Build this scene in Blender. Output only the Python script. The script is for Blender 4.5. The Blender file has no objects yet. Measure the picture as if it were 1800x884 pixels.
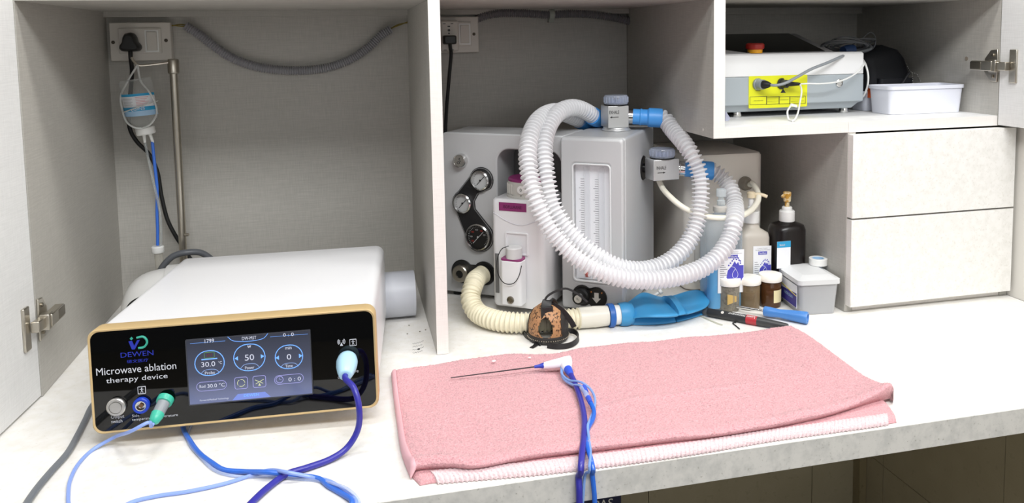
import bpy, bmesh, math, random
import numpy as np
from mathutils import Matrix, Vector
random.seed(7); rng = np.random.default_rng(7)
C = bpy.context.scene.collection
SC = bpy.context.scene
# ------------------------------------------------------------------ camera
CAMP = np.array([-0.09500074, -1.39882920, 0.55667847])
PITCH, YAW, ROLL, FPX, CX, CY = -0.08853435, 0.23895287, -0.01448314, 1421.25378, 957.87725, 194.18752
def _basis():
    cy, sy, cp, sp, cr, sr = math.cos(YAW), math.sin(YAW), math.cos(PITCH), math.sin(PITCH), math.cos(ROLL), math.sin(ROLL)
    f = np.array([sy*cp, cy*cp, sp]); r = np.array([cy, -sy, 0]); u = np.cross(r, f)
    return cr*r + sr*u, -sr*r + cr*u, f
CR, CU, CF = _basis()
cam_data = bpy.data.cameras.new('camera'); cam = bpy.data.objects.new('camera', cam_data); C.objects.link(cam)
cam_data.sensor_width = 36; cam_data.sensor_fit = 'HORIZONTAL'; cam_data.lens = FPX*36/1800
cam_data.shift_x = (900-CX)/1800; cam_data.shift_y = (CY-442)/1800
cam_data.clip_start = 0.02
cam.matrix_world = Matrix(((CR[0], CU[0], -CF[0], CAMP[0]), (CR[1], CU[1], -CF[1], CAMP[1]), (CR[2], CU[2], -CF[2], CAMP[2]), (0, 0, 0, 1)))
SC.camera = cam
# ------------------------------------------------------------------ world, lights, exposure
w = bpy.data.worlds.new('world'); SC.world = w; w.use_nodes = True
w.node_tree.nodes['Background'].inputs[0].default_value = (0.93, 0.96, 1.0, 1)
w.node_tree.nodes['Background'].inputs[1].default_value = 0.08
SC.view_settings.view_transform = 'Standard'; SC.view_settings.look = 'None'
SC.view_settings.exposure = 0.0; SC.view_settings.gamma = 1.0; SC.view_settings.use_curve_mapping = False
def area(name, loc, target, sx, sy, power, col=(1, 1, 1)):
    l = bpy.data.lights.new(name, 'AREA'); l.shape = 'RECTANGLE'; l.size = sx; l.size_y = sy; l.energy = power; l.color = col
    o = bpy.data.objects.new(name, l); C.objects.link(o); o.location = loc
    o.rotation_euler = (Vector(target)-Vector(loc)).to_track_quat('-Z', 'Y').to_euler()
area('ceiling_light_panel', (-0.15, -0.42, 1.75), (-0.15, -0.40, 0), 0.60, 0.20, 10.0, (1, 0.985, 0.96))
area('ceiling_light_panel', (0.95, -0.45, 1.75), (0.95, -0.43, 0), 0.60, 0.20, 10.0, (1, 0.985, 0.96))
area('ceiling_light_panel', (0.35, -1.55, 1.75), (0.40, -0.35, 0.1), 1.80, 0.40, 45.0, (0.98, 0.99, 1))
area('front_fill', (0.3, -3.3, 0.95), (0.5, 0.0, 0.15), 2.2, 1.0, 13.0, (0.97, 0.985, 1))  # unseen low fill light, added to brighten what faces the room
# ------------------------------------------------------------------ pixel -> place helpers
def ray(x, y): return CF + CR*(x-CX)/FPX - CU*(y-CY)/FPX
def at(x, y, Z=None, Y=None, X=None):
    v = ray(x, y)
    t = (Z-CAMP[2])/v[2] if Z is not None else ((Y-CAMP[1])/v[1] if Y is not None else (X-CAMP[0])/v[0])
    return CAMP + v*t
class Frame:
    def __init__(s, O, yaw=0, pitch=0, roll=0, M=None):
        if M is None:
            cy, sy, cp, sp, cr, sr = math.cos(yaw), math.sin(yaw), math.cos(pitch), math.sin(pitch), math.cos(roll), math.sin(roll)
            M = np.array([[cy, -sy, 0], [sy, cy, 0], [0, 0, 1]]) @ np.array([[1, 0, 0], [0, cp, -sp], [0, sp, cp]]) @ np.array([[cr, 0, sr], [0, 1, 0], [-sr, 0, cr]])
        s.O = np.array(O, float); s.M = M
    def px(s, x, y, e=None, n=None, z=None):
        v = s.M.T @ ray(x, y); p = s.M.T @ (CAMP - s.O)
        t = (e-p[0])/v[0] if e is not None else ((n-p[1])/v[1] if n is not None else (z-p[2])/v[2])
        return p + v*t
    def w(s, p): return s.O + s.M @ np.array(p, float)
    def l(s, p): return s.M.T @ (np.array(p, float)-s.O)
    def mat(s):
        m = s.M; o = s.O
        return Matrix(((m[0][0], m[0][1], m[0][2], o[0]), (m[1][0], m[1][1], m[1][2], o[1]), (m[2][0], m[2][1], m[2][2], o[2]), (0, 0, 0, 1)))
# ------------------------------------------------------------------ materials
def lin(h):
    if isinstance(h, str):
        h = h.lstrip('#'); c = [int(h[i:i+2], 16)/255 for i in (0, 2, 4)]
    else: c = h
    return tuple(((v/12.92) if v <= 0.04045 else ((v+0.055)/1.055)**2.4) for v in c) + (1,)
def pm(name, col, rough=0.5, metal=0.0, **k):
    m = bpy.data.materials.new(name); m.use_nodes = True; b = m.node_tree.nodes['Principled BSDF']
    b.inputs['Base Color'].default_value = lin(col); b.inputs['Roughness'].default_value = rough; b.inputs['Metallic'].default_value = metal
    for a, v in k.items():
        if a == 'emit': b.inputs['Emission Color'].default_value = lin(v[0]); b.inputs['Emission Strength'].default_value = v[1]
        elif a == 'coat': b.inputs['Coat Weight'].default_value = v
        elif a == 'trans': b.inputs['Transmission Weight'].default_value = v
        elif a == 'ior': b.inputs['IOR'].default_value = v
        elif a == 'alpha': b.inputs['Alpha'].default_value = v
        elif a == 'sss': b.inputs['Subsurface Weight'].default_value = v; b.inputs['Subsurface Radius'].default_value = (0.01, 0.01, 0.01)
        elif a == 'spec': b.inputs['Specular IOR Level'].default_value = v
    return m
def nd(m, t, **k):
    n = m.node_tree.nodes.new(t)
    for a, v in k.items():
        if a in n.inputs.keys(): n.inputs[a].default_value = v
        else: setattr(n, a, v)
    return n
def lk(m, a, b): m.node_tree.links.new(a, b)
def noise(m, scale3, detail=2, rough=0.5, sc=1.0):
    tc = nd(m, 'ShaderNodeTexCoord'); mp = nd(m, 'ShaderNodeMapping'); mp.inputs['Scale'].default_value = scale3
    lk(m, tc.outputs['Object'], mp.inputs['Vector']); n = nd(m, 'ShaderNodeTexNoise'); n.inputs['Scale'].default_value = sc
    n.inputs['Detail'].default_value = detail; n.inputs['Roughness'].default_value = rough
    lk(m, mp.outputs[0], n.inputs['Vector']); return n.outputs['Fac']
def ramp(m, fac, stops, interp='LINEAR'):
    r = nd(m, 'ShaderNodeValToRGB'); r.color_ramp.interpolation = interp
    while len(r.color_ramp.elements) < len(stops): r.color_ramp.elements.new(0.5)
    for e, (p, c) in zip(r.color_ramp.elements, stops): e.position = p; e.color = c
    lk(m, fac, r.inputs[0]); return r.outputs[0]
def mix(m, a, b, f, mode='MIX'):
    x = nd(m, 'ShaderNodeMix'); x.data_type = 'RGBA'; x.blend_type = mode
    for s, v in ((0, f), (6, a), (7, b)):
        if hasattr(v, 'is_linked') or hasattr(v, 'links'): lk(m, v, x.inputs[s])
        else: x.inputs[s].default_value = v
    return x.outputs[2]
def bump(m, h, strength=0.3, dist=0.001):
    b = nd(m, 'ShaderNodeBump'); b.inputs['Strength'].default_value = strength; b.inputs['Distance'].default_value = dist
    lk(m, h, b.inputs['Height']); lk(m, b.outputs[0], m.node_tree.nodes['Principled BSDF'].inputs['Normal'])
def base(m): return m.node_tree.nodes['Principled BSDF'].inputs['Base Color']
def g(v): return (v, v, v, 1)
def m_linen(name, col, amt=0.10):
    m = pm(name, col, 0.5)
    a = noise(m, (30, 30, 900), 1); b = noise(m, (900, 900, 34), 1)
    x = mix(m, a, b, 0.5)
    r = ramp(m, x, [(0.30, g(1-amt*1.6)), (0.70, g(1+amt*0.4))])
    c = mix(m, lin(col), r, 1.0, 'MULTIPLY'); lk(m, c, base(m)); bump(m, x, 0.25, 0.0006); return m
def m_speck(name, col, dark, lo=0.60, sc=170, amt=1.0, rough=0.35, second=None):
    m = pm(name, col, rough)
    a = noise(m, (sc, sc, sc), 3, 0.6); b = noise(m, (sc*.25,)*3, 3, 0.6)
    r = ramp(m, a, [(lo, g(0)), (lo+0.08, g(1))])
    c0 = mix(m, lin(col), lin(second or col), ramp(m, b, [(0.4, g(0)), (0.65, g(1))]))
    c = mix(m, c0, lin(dark), mix(m, g(0), r, amt)); lk(m, c, base(m)); return m
def m_clear(name, col, opac=0.3, rough=0.1, edge=0.45):
    m = bpy.data.materials.new(name); m.use_nodes = True; nt = m.node_tree; b = nt.nodes['Principled BSDF']
    b.inputs['Base Color'].default_value = lin(col); b.inputs['Roughness'].default_value = rough
    tr = nd(m, 'ShaderNodeBsdfTransparent'); tr.inputs[0].default_value = tuple(1-(1-v)*0.25 for v in lin(col)[:3])+(1,)
    lw = nd(m, 'ShaderNodeLayerWeight'); lw.inputs[0].default_value = 0.35
    mp = nd(m, 'ShaderNodeMapRange'); mp.inputs[3].default_value = opac; mp.inputs[4].default_value = min(1, opac+edge)
    lk(m, lw.outputs['Facing'], mp.inputs[0]); mx = nd(m, 'ShaderNodeMixShader')
    lk(m, mp.outputs[0], mx.inputs[0]); lk(m, tr.outputs[0], mx.inputs[1]); lk(m, b.outputs[0], mx.inputs[2])
    lk(m, mx.outputs[0], nt.nodes['Material Output'].inputs[0]); return m
LAM = m_linen('linen_laminate_shaded', '#b6b3ac', 0.11); LAMW = m_linen('linen_laminate_lit', '#e2e2e1', 0.07)  # same board twice: interior shade and lit doors put into the colour
EDGE = m_linen('edge_band', '#e6e1dc', 0.06)
TOP = m_speck('worktop_laminate', '#eceae6', '#bfbab0', 0.63, 190, 0.35, 0.42, '#e6e3dc')
TOPE = m_speck('worktop_edge', '#d6d4cf', '#8b8679', 0.64, 230, 0.6, 0.45, '#c5c4c0')
DRW = m_speck('drawer_laminate', '#e9e7e3', '#d3cfc7', 0.60, 260, 0.6, 0.4, '#e1dfda')
STEEL = pm('brushed_nickel', '#c4beb2', 0.28, 1.0); STEELD = pm('dark_nickel', '#8e877a', 0.35, 1.0)
CHROME = pm('chrome', '#d8d8d6', 0.15, 1.0)
WHITEP = pm('white_plastic', '#e9e9e6', 0.35); WHITED = pm('off_white_plastic', '#cfcac2', 0.4)
BLACK = pm('black_plastic', '#121212', 0.4); BLACKR = pm('black_rubber', '#0c0c0d', 0.55); GLOSSB = pm('black_glass', '#030303', 0.03, 0, spec=0.5)
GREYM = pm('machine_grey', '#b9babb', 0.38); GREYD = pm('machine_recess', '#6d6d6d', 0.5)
CASEW = pm('case_white', '#eeeef0', 0.3); GOLD = pm('gold_frame', '#cfb382', 0.4, 0.25)
# ------------------------------------------------------------------ geometry helpers: all return (verts, faces)
def join(*gs):
    V = []; F = []
    for v, f in gs:
        o = len(V); V += [tuple(p) for p in v]; F += [tuple(i+o for i in q) for q in f]
    return V, F
def xf(gm, fn): return [tuple(fn(np.array(p, float))) for p in gm[0]], gm[1]
def box(lo, hi):
    x0, y0, z0 = lo; x1, y1, z1 = hi
    v = [(x0, y0, z0), (x1, y0, z0), (x1, y1, z0), (x0, y1, z0), (x0, y0, z1), (x1, y0, z1), (x1, y1, z1), (x0, y1, z1)]
    return v, [(3, 2, 1, 0), (4, 5, 6, 7), (0, 1, 5, 4), (1, 2, 6, 5), (2, 3, 7, 6), (3, 0, 4, 7)]
def rr(w_, h_, r, k=5, cx=0, cy=0):
    r = min(r, w_/2-1e-5, h_/2-1e-5); P = []
    for (sx, sy, a0) in ((1, 1, 0), (-1, 1, 90), (-1, -1, 180), (1, -1, 270)):
        for i in range(k+1):
            a = math.radians(a0+90*i/k); P.append((cx+sx*(w_/2-r)+r*math.cos(a), cy+sy*(h_/2-r)+r*math.sin(a)))
    return P
def loft(secs, cap0=True, cap1=True):
    n = len(secs[0]); V = [tuple(p) for s in secs for p in s]; F = []
    for i in range(len(secs)-1):
        for j in range(n):
            a = i*n+j; b = i*n+(j+1) % n; F.append((a, b, b+n, a+n))
    if cap0: F.append(tuple(reversed(range(n))))
    if cap1: F.append(tuple(range((len(secs)-1)*n, len(secs)*n)))
    return V, F
def prism(poly, a, b, axis='z'):
    """polygon in two axes extruded along the third between a and b"""
    f = {'z': lambda p, t: (p[0], p[1], t), 'y': lambda p, t: (p[0], t, p[1]), 'x': lambda p, t: (t, p[0], p[1])}[axis]
    return loft([[f(p, a) for p in poly], [f(p, b) for p in poly]])
def ring(outer, inner, a, b, axis='y'):
    f = {'z': lambda p, t: (p[0], p[1], t), 'y': lambda p, t: (p[0], t, p[1]), 'x': lambda p, t: (t, p[0], p[1])}[axis]
    S = [[f(p, a) for p in outer], [f(p, b) for p in outer], [f(p, b) for p in inner], [f(p, a) for p in inner]]
    n = len(outer); V = [p for s in S for p in s]; F = []
    for i in range(4):
        for j in range(n):
            F.append((i*n+j, i*n+(j+1) % n, ((i+1) % 4)*n+(j+1) % n, ((i+1) % 4)*n+j))
    return V, F
def axes(d):
    d = np.array(d, float); d /= np.linalg.norm(d); h = np.array([0, 0, 1.0]) if abs(d[2]) < 0.95 else np.array([1.0, 0, 0])
    a = np.cross(h, d); a /= np.linalg.norm(a); return a, np.cross(d, a), d
def lathe(prof, o=(0, 0, 0), d=(0, 0, 1), n=32, cap=True):
    """prof: (radius, height) pairs along direction d"""
    a, b, d = axes(d); o = np.array(o, float); S = []
    for r, h in prof:
        S.append([tuple(o+d*h+(a*math.cos(t)+b*math.sin(t))*max(r, 1e-5)) for t in np.linspace(0, 2*math.pi, n, endpoint=False)])
    return loft(S, cap, cap)
def cyl(p, q, r, r2=None, n=24):
    p = np.array(p, float); q = np.array(q, float)
    return lathe([(r, 0), (r if r2 is None else r2, np.linalg.norm(q-p))], p, q-p, n)
def crs(P, step=0.004):
    P = np.array(P, float)
    if len(P) == 2: return np.array([P[0]+(P[1]-P[0])*t for t in np.linspace(0, 1, 8)])
    Q = np.vstack([2*P[0]-P[1], P, 2*P[-1]-P[-2]]); out = []
    for i in range(1, len(Q)-2):
        p0, p1, p2, p3 = Q[i-1:i+3]
        t0, t1, t2, t3 = 0, 0, 0, 0
        d1 = max(np.linalg.norm(p1-p0)**.5, 1e-4); d2 = max(np.linalg.norm(p2-p1)**.5, 1e-4); d3 = max(np.linalg.norm(p3-p2)**.5, 1e-4)
        t1 = d1; t2 = t1+d2; t3 = t2+d3
        for t in np.linspace(t1, t2, 14, endpoint=False):
            A1 = (t1-t)/t1*p0+t/t1*p1; A2 = (t2-t)/(t2-t1)*p1+(t-t1)/(t2-t1)*p2; A3 = (t3-t)/(t3-t2)*p2+(t-t2)/(t3-t2)*p3
            B1 = (t2-t)/t2*A1+t/t2*A2; B2 = (t3-t)/(t3-t1)*A2+(t-t1)/(t3-t1)*A3
            out.append((t2-t)/(t2-t1)*B1+(t-t1)/(t2-t1)*B2)
    out.append(P[-1]); out = np.array(out)
    L = np.concatenate([[0], np.cumsum(np.linalg.norm(np.diff(out, axis=0), axis=1))]); n = max(3, int(L[-1]/step)+1)
    s = np.linspace(0, L[-1], n); return np.stack([np.interp(s, L, out[:, k]) for k in range(3)], 1)
def sweep(P, rad, n=12, cap=True, closed=False):
    P = np.array(P, float); T = np.gradient(P, axis=0); T /= np.linalg.norm(T, axis=1)[:, None]
    a, b, _ = axes(T[0]); S = []; u = a
    for i in range(len(P)):
        u = u-T[i]*(u@T[i]); u /= np.linalg.norm(u); v = np.cross(T[i], u); r = rad(i) if callable(rad) else rad
        S.append([tuple(P[i]+(u*math.cos(t)+v*math.sin(t))*r) for t in np.linspace(0, 2*math.pi, n, endpoint=False)])
    return loft(S, cap, cap)
def tube(pts, r, n=10, step=0.004): return sweep(crs(pts, step), r, n)
def corr(pts, r, amp, pitch, n=24, smooth0=0, duty=0.55):
    """corrugated hose: round ribs of the given pitch"""
    P = crs(pts, pitch/12)
    def rad(i):
        x = (i % 12)/12; return r-amp+amp*2*max(0, math.sin(math.pi*min(1, x/duty)))**0.6 if x < duty else r-amp
    return sweep(P, rad, n)
def ribbon(pts, width, thick, side=None, step=0.004):
    P = crs(pts, step); T = np.gradient(P, axis=0); T /= np.linalg.norm(T, axis=1)[:, None]; S = []
    for i in range(len(P)):
        s = side(i/(len(P)-1)) if callable(side) else side
        s = np.array(s, float); s = s-T[i]*(s@T[i]); s /= np.linalg.norm(s); nn = np.cross(T[i], s)
        S.append([tuple(P[i]+s*width/2*a+nn*thick/2*b) for a, b in ((-1, -1), (1, -1), (1, 1), (-1, 1))])
    return loft(S)
def grid(nu, nv, fn, flip=False):
    V = [fn(i/(nu-1), j/(nv-1)) for j in range(nv) for i in range(nu)]; F = []
    for j in range(nv-1):
        for i in range(nu-1):
            a = j*nu+i; q = (a, a+1, a+nu+1, a+nu); F.append(q[::-1] if flip else q)
    return V, F
def ball(o, r, n=16, sq=(1, 1, 1)):
    S = []
    for t in np.linspace(0.02, math.pi-0.02, n): S.append([(o[0]+r*sq[0]*math.sin(t)*math.cos(p), o[1]+r*sq[1]*math.sin(t)*math.sin(p), o[2]-r*sq[2]*math.cos(t)) for p in np.linspace(0, 2*math.pi, 2*n, endpoint=False)])
    return loft(S)
def torus(o, R_, r, d=(0, 0, 1), n=40, k=8):
    a, b, dd = axes(d); S = []
    for t in np.linspace(0, 2*math.pi, n, endpoint=False):
        c = a*math.cos(t)+b*math.sin(t)
        S.append([tuple(np.array(o)+c*(R_+r*math.cos(p))+dd*r*math.sin(p)) for p in np.linspace(0, 2*math.pi, k, endpoint=False)])
    V, F = loft(S, False, False); m = n*k
    for j in range(k): F.append(((n-1)*k+j, (n-1)*k+(j+1) % k, (j+1) % k, j))
    return V, F
# ------------------------------------------------------------------ objects
ROOTM = {}; WM = {}      # world matrices by object name
def rebase(o, parent, world):
    root = parent
    while root.parent is not None: root = root.parent
    pw = WM.get(parent.name, ROOTM[root.name]); want = Matrix.Identity(4) if world else ROOTM[root.name]
    o.parent = parent; o.matrix_parent_inverse = pw.inverted() @ want; WM[o.name] = want
def thing(name, label, cat, frame=None, loc=None, group=None, kind=None):
    o = bpy.data.objects.new(name, None); C.objects.link(o); o.empty_display_size = 0.02
    M = frame.mat() if frame else Matrix.Translation(Vector(tuple(float(v) for v in (loc if loc is not None else (0, 0, 0)))))
    o.matrix_world = M; ROOTM[o.name] = M
    if label: o['label'] = label
    if cat: o['category'] = cat
    if group: o['group'] = group
    if kind: o['kind'] = kind
    return o
def part(name, gm, mat, parent=None, world=True, bev=0, seg=2, ang=35, smooth=True, label=None, kind=None, sub=None):
    """mesh object; world=True: verts are world coordinates, else in the root's own frame"""
    me = bpy.data.meshes.new(name); me.from_pydata([tuple(map(float, p)) for p in gm[0]], [], [tuple(f) for f in gm[1]])
    bm = bmesh.new(); bm.from_mesh(me); bmesh.ops.recalc_face_normals(bm, faces=bm.faces); bm.to_mesh(me); bm.free()
    if smooth: me.shade_smooth(); me.set_sharp_from_angle(angle=math.radians(ang))
    me.materials.append(mat); o = bpy.data.objects.new(name, me); C.objects.link(o)
    if parent is not None: rebase(o, parent, world)
    if bev:
        b = o.modifiers.new('bevel', 'BEVEL'); b.width = bev; b.segments = seg; b.limit_method = 'ANGLE'; b.angle_limit = math.radians(40)
        b.harden_normals = False
    if label: o['label'] = label
    if kind or name in ('fine_print', 'dial_marks', 'scale_marks', 'stitch', 'handwriting', 'dial_grip', 'hand_dots'): o['kind'] = kind or 'stuff'
    return o
def solo(name, gm, mat, label, cat, group=None, **k):
    """a thing that is one mesh: origin moved to its base"""
    V = np.array(gm[0]); c = np.array([(V[:, 0].min()+V[:, 0].max())/2, (V[:, 1].min()+V[:, 1].max())/2, V[:, 2].min()])
    o = part(name, (V-c, gm[1]), mat, None, **k); o.location = c; ROOTM[o.name] = Matrix.Translation(Vector(c))
    if label: o['label'] = label
    if cat: o['category'] = cat
    if group: o['group'] = group
    return o
def struct(name, gm, mat, **k):
    o = part(name, gm, mat, None, **k); o['kind'] = 'structure'; ROOTM[o.name] = Matrix.Identity(4); return o
TEXTS = []
def text(body, o, right, up, w_, h_, mat, parent, world=False, name='lettering', thick=0.0002, sub=True, shear=0, spacing=1.0):
    """flat print fitted to w_ x h_ (h_=0 keeps proportions), centred on o; vectors in the parent's frame"""
    cu = bpy.data.curves.new(name, 'FONT'); cu.body = body; cu.size = 1; cu.align_x = 'LEFT'; cu.resolution_u = 3; cu.shear = shear; cu.space_character = spacing
    t = bpy.data.objects.new('tmp_text', cu); C.objects.link(t); TEXTS.append((t, np.array(o, float), np.array(right, float), np.array(up, float), w_, h_, mat, parent, world, name, thick))
def flush_texts():
    bpy.context.view_layer.update(); dg = bpy.context.evaluated_depsgraph_get()
    for t, o, r, u, w_, h_, mat, parent, world, name, th in TEXTS:
        me = bpy.data.meshes.new_from_object(t.evaluated_get(dg)); V = np.array([v.co[:] for v in me.vertices]); F = [tuple(p.vertices) for p in me.polygons]
        bpy.data.objects.remove(t)
        if not len(V): continue
        lo = V.min(0); hi = V.max(0); sx = w_/(hi[0]-lo[0]); sy = h_/(hi[1]-lo[1]) if h_ else sx
        r = r/np.linalg.norm(r); u = u/np.linalg.norm(u); n = np.cross(r, u)
        P = [o+r*(v[0]-(lo[0]+hi[0])/2)*sx+u*(v[1]-(lo[1]+hi[1])/2)*sy+n*th for v in V]
        me2 = bpy.data.meshes.new(name); me2.from_pydata([tuple(map(float, p)) for p in P], [], F); me2.materials.append(mat)
        ob = bpy.data.objects.new(name, me2); C.objects.link(ob); rebase(ob, parent, world)
# ================================================================== STRUCTURE
XL, X1, X2, X3, X3i, X4, X5 = -0.5843, 0.0425, 0.0630, 0.5730, 0.5961, 0.8602, 1.2117
D, ZT, ZS0, ZS1, WD, TH, XW = 0.4875, 0.6264, 0.3637, 0.3844, 0.4421, 0.0381, 1.2517
PLAST = pm('painted_wall', '#d9d6cf', 0.6); TILE = m_speck('beige_tile', '#b3aa90', '#a49b80', 0.6, 60, 0.5, 0.35, '#b8af96'); GROUT = pm('grout', '#6f6654', 0.8)
FLOORM = m_speck('floor_stone', '#aaa395', '#8f887a', 0.55, 40, 0.6, 0.4)
struct('floor', box((-2.5, -3.4, -0.86), (XW+0.1, D+0.1, -0.80)), FLOORM)
wb = struct('wall_back', box((-2.5, D+0.006, -0.80), (XW+0.1, D+0.10, 2.0)), GROUT)
wr = struct('wall_right', box((XW+0.006, -3.4, -0.80), (XW+0.10, D+0.006, 2.0)), GROUT)
part('plaster', box((XW, -3.4, 0.0), (XW+0.006, D+0.006, 2.0)), PLAST, wr, label='painted wall above the worktop')
part('plaster', box((-2.5, D, 0.70), (XW, D+0.006, 2.0)), PLAST, wb, label='painted wall above the cabinets')
def clone(o, name=None):
    c = o.copy(); C.objects.link(c); c.parent = o.parent; c.matrix_parent_inverse = o.matrix_parent_inverse.copy(); return c
t0 = None
for ix in range(4):                                     # back wall tiles below the worktop
    for iz in range(3):
        x1 = 1.1025-ix*0.4757; x0 = x1-0.4757; z1 = (-0.587+0.30*(2-iz)); z0 = z1-0.30
        if z1 < -0.5 and ix > 3: continue
        part('tile', box((x0+0.001, D, z0+0.001), (x1-0.001, D+0.006, z1-0.001)), TILE, wb)
part('tile', box((1.1035, D, -0.586), (XW, D+0.006, -0.02)), TILE, wb)
part('tile', box((1.1035, D, -0.80), (XW, D+0.006, -0.588)), TILE, wb)
for iy in range(5):
    y1 = -0.0111+0.40*(2-iy); y0 = y1-0.40; y1 = min(y1, D)
    for (z0, z1) in ((-0.80, -0.587), (-0.587, -0.02)):
        part('tile', box((XW, y0+0.001, z0+0.001), (XW+0.006, y1-0.001, z1-0.001)), TILE, wr)
struct('trim_1', box((XW-0.022, D-0.03, -0.80), (XW-0.001, D-0.001, -TH-0.002)), m_speck('corner_strip', '#94886a', '#857a5d', 0.6, 60))
# ------------------------------------------------------------------ worktop
wt = thing('worktop', 'long white speckled laminate worktop with a grey speckled front edge', 'worktop', loc=(0.3, 0, -TH))
part('top_surface', box((-1.0, -WD+0.0005, -TH), (XW-0.001, D-0.001, 0.0)), TOP, wt)
part('front_edge', box((-1.0, -WD-0.0008, -TH), (XW-0.001, -WD+0.0005, -0.0004)), TOPE, wt, label='grey speckled front edge strip')
DUST = pm('dust', '#8a857a', 0.9)
# ------------------------------------------------------------------ open cabinet (two bays)
T = 0.0205
cab = thing('open_cabinet', 'tall two-bay cabinet of pale linen-textured board, its left door swung open', 'cabinet', loc=(-0.26, D, 0.001))
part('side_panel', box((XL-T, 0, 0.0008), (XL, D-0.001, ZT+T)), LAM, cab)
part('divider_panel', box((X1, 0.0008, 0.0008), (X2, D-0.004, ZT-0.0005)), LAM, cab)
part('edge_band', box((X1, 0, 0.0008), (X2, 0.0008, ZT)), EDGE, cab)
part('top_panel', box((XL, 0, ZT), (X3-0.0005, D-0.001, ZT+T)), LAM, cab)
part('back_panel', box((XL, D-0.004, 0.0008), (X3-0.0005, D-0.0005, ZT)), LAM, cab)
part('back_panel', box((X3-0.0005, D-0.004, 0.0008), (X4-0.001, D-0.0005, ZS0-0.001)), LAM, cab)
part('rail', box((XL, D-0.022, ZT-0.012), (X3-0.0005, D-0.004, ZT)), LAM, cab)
# left door: hinged at the side panel, open a little past square
a0 = at(73, 699, Z=0)[:2]; a1 = at(0, 769, Z=0)[:2]; dv = (a1-a0)/np.linalg.norm(a1-a0)
dfr = Frame((XL-0.001, -0.003, 0.004), math.atan2(dv[1], dv[0]))      # e runs towards the room
def dloc(gm): return xf(gm, dfr.w)
door = part('door', dloc(box((0, -0.019, 0), (0.43, 0, 0.62+T))), LAMW, cab)
# ------------------------------------------------------------------ hinges
def hinge(parent, side, P, name='hinge', hs=1.0):
    """P(a,b,c): a along the wall plane to the room, b out of the wall, c up -> world"""
    def B(lo, hi): return xf(box(lo, hi), lambda p: P(*p))
    cup = part(name, B((0.032, 0, -0.034), (0.050, 0.005, 0.034)), STEEL, parent, bev=0.0015)
    g1 = join(B((-0.050, 0.010, -0.0100), (0.006, 0.024, 0.0100)), B((-0.004, 0.008, -0.0125), (0.014, 0.022, 0.0125)), B((0.006, 0.006, -0.0085), (0.036, 0.018, 0.0085)))
    poly = [(-0.034, -0.014), (-0.018, -0.032), (0.000, -0.034), (0.002, 0.0), (0.000, 0.034), (-0.018, 0.032), (-0.034, 0.014)]
    pl = loft([[P(a, b, c) for a, c in poly] for b in (0, 0.004)])
    g1 = join(g1, pl)
    part('hinge_arm', g1, STEEL, parent, bev=0.0012)
    part('hinge_pin', B((-0.052, 0.012, -0.0080), (-0.022, 0.0245, 0.0080)), STEELD, parent, bev=0.001)
    for c in (-0.022, 0.022): part('screw', lathe([(0.0035, 0), (0.0035, 0.002), (0.0025, 0.003)], P(-0.010, 0.004, c), np.array(P(0, 1, 0))-np.array(P(0, 0, 0)), 12), STEELD, parent)
zh = 0.125
def PL(a, b, c):
    if a > 0.02: q = dfr.w((a-0.004, 0, 0)); return (q[0]+b, q[1], zh+c)
    return (XL+b, -a+0.0, zh+c)
hinge(cab, 1, PL)
zl = float(at(1740, 115, X=X5)[2])
# ------------------------------------------------------------------ upper right cabinet
uc = thing('upper_cabinet', 'wall-hung open cabinet of pale board holding the laser unit, right door open', 'cabinet', loc=(0.9, D, ZS0))
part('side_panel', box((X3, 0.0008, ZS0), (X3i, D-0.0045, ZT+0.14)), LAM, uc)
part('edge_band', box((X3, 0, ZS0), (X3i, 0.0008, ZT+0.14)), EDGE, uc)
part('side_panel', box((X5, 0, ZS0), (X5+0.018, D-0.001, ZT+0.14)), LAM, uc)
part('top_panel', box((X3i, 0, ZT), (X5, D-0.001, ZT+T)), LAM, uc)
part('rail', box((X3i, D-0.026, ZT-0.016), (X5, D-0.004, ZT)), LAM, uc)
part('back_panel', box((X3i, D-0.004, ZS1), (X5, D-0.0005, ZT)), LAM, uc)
XJ = float(at(1491, 235, Y=0)[0])
sh = part('shelf', box((X3i, 0.0008, ZS0), (X5, D-0.004, ZS1)), LAMW, uc)
part('edge_band', box((X3i, 0, ZS0), (XJ-0.0004, 0.0008, ZS1)), EDGE, uc)
part('edge_band', box((XJ+0.0004, 0, ZS0), (X5, 0.0008, ZS1)), EDGE, uc)
rd = part('door', box((X5-0.0005, -0.42, ZS0+0.0015), (X5+0.018, -0.0025, ZT+0.14)), LAMW, uc)
def PR(a, b, c): return (X5-b, -a+0.002, zl+c)
hinge(uc, -1, PR)
part('screw_cap', lathe([(0.0045, 0), (0.0045, 0.0008)], at(1699, 103, X=X5-0.0001), (-1, 0, 0), 16), pm('screw_cap_brown', '#8d8274', 0.6), uc)
part('cam_dot', lathe([(0.003, 0), (0.003, 0.0006)], at(1236, 228, X=X3-0.0001), (-1, 0, 0), 12), WHITED, uc)
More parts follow.
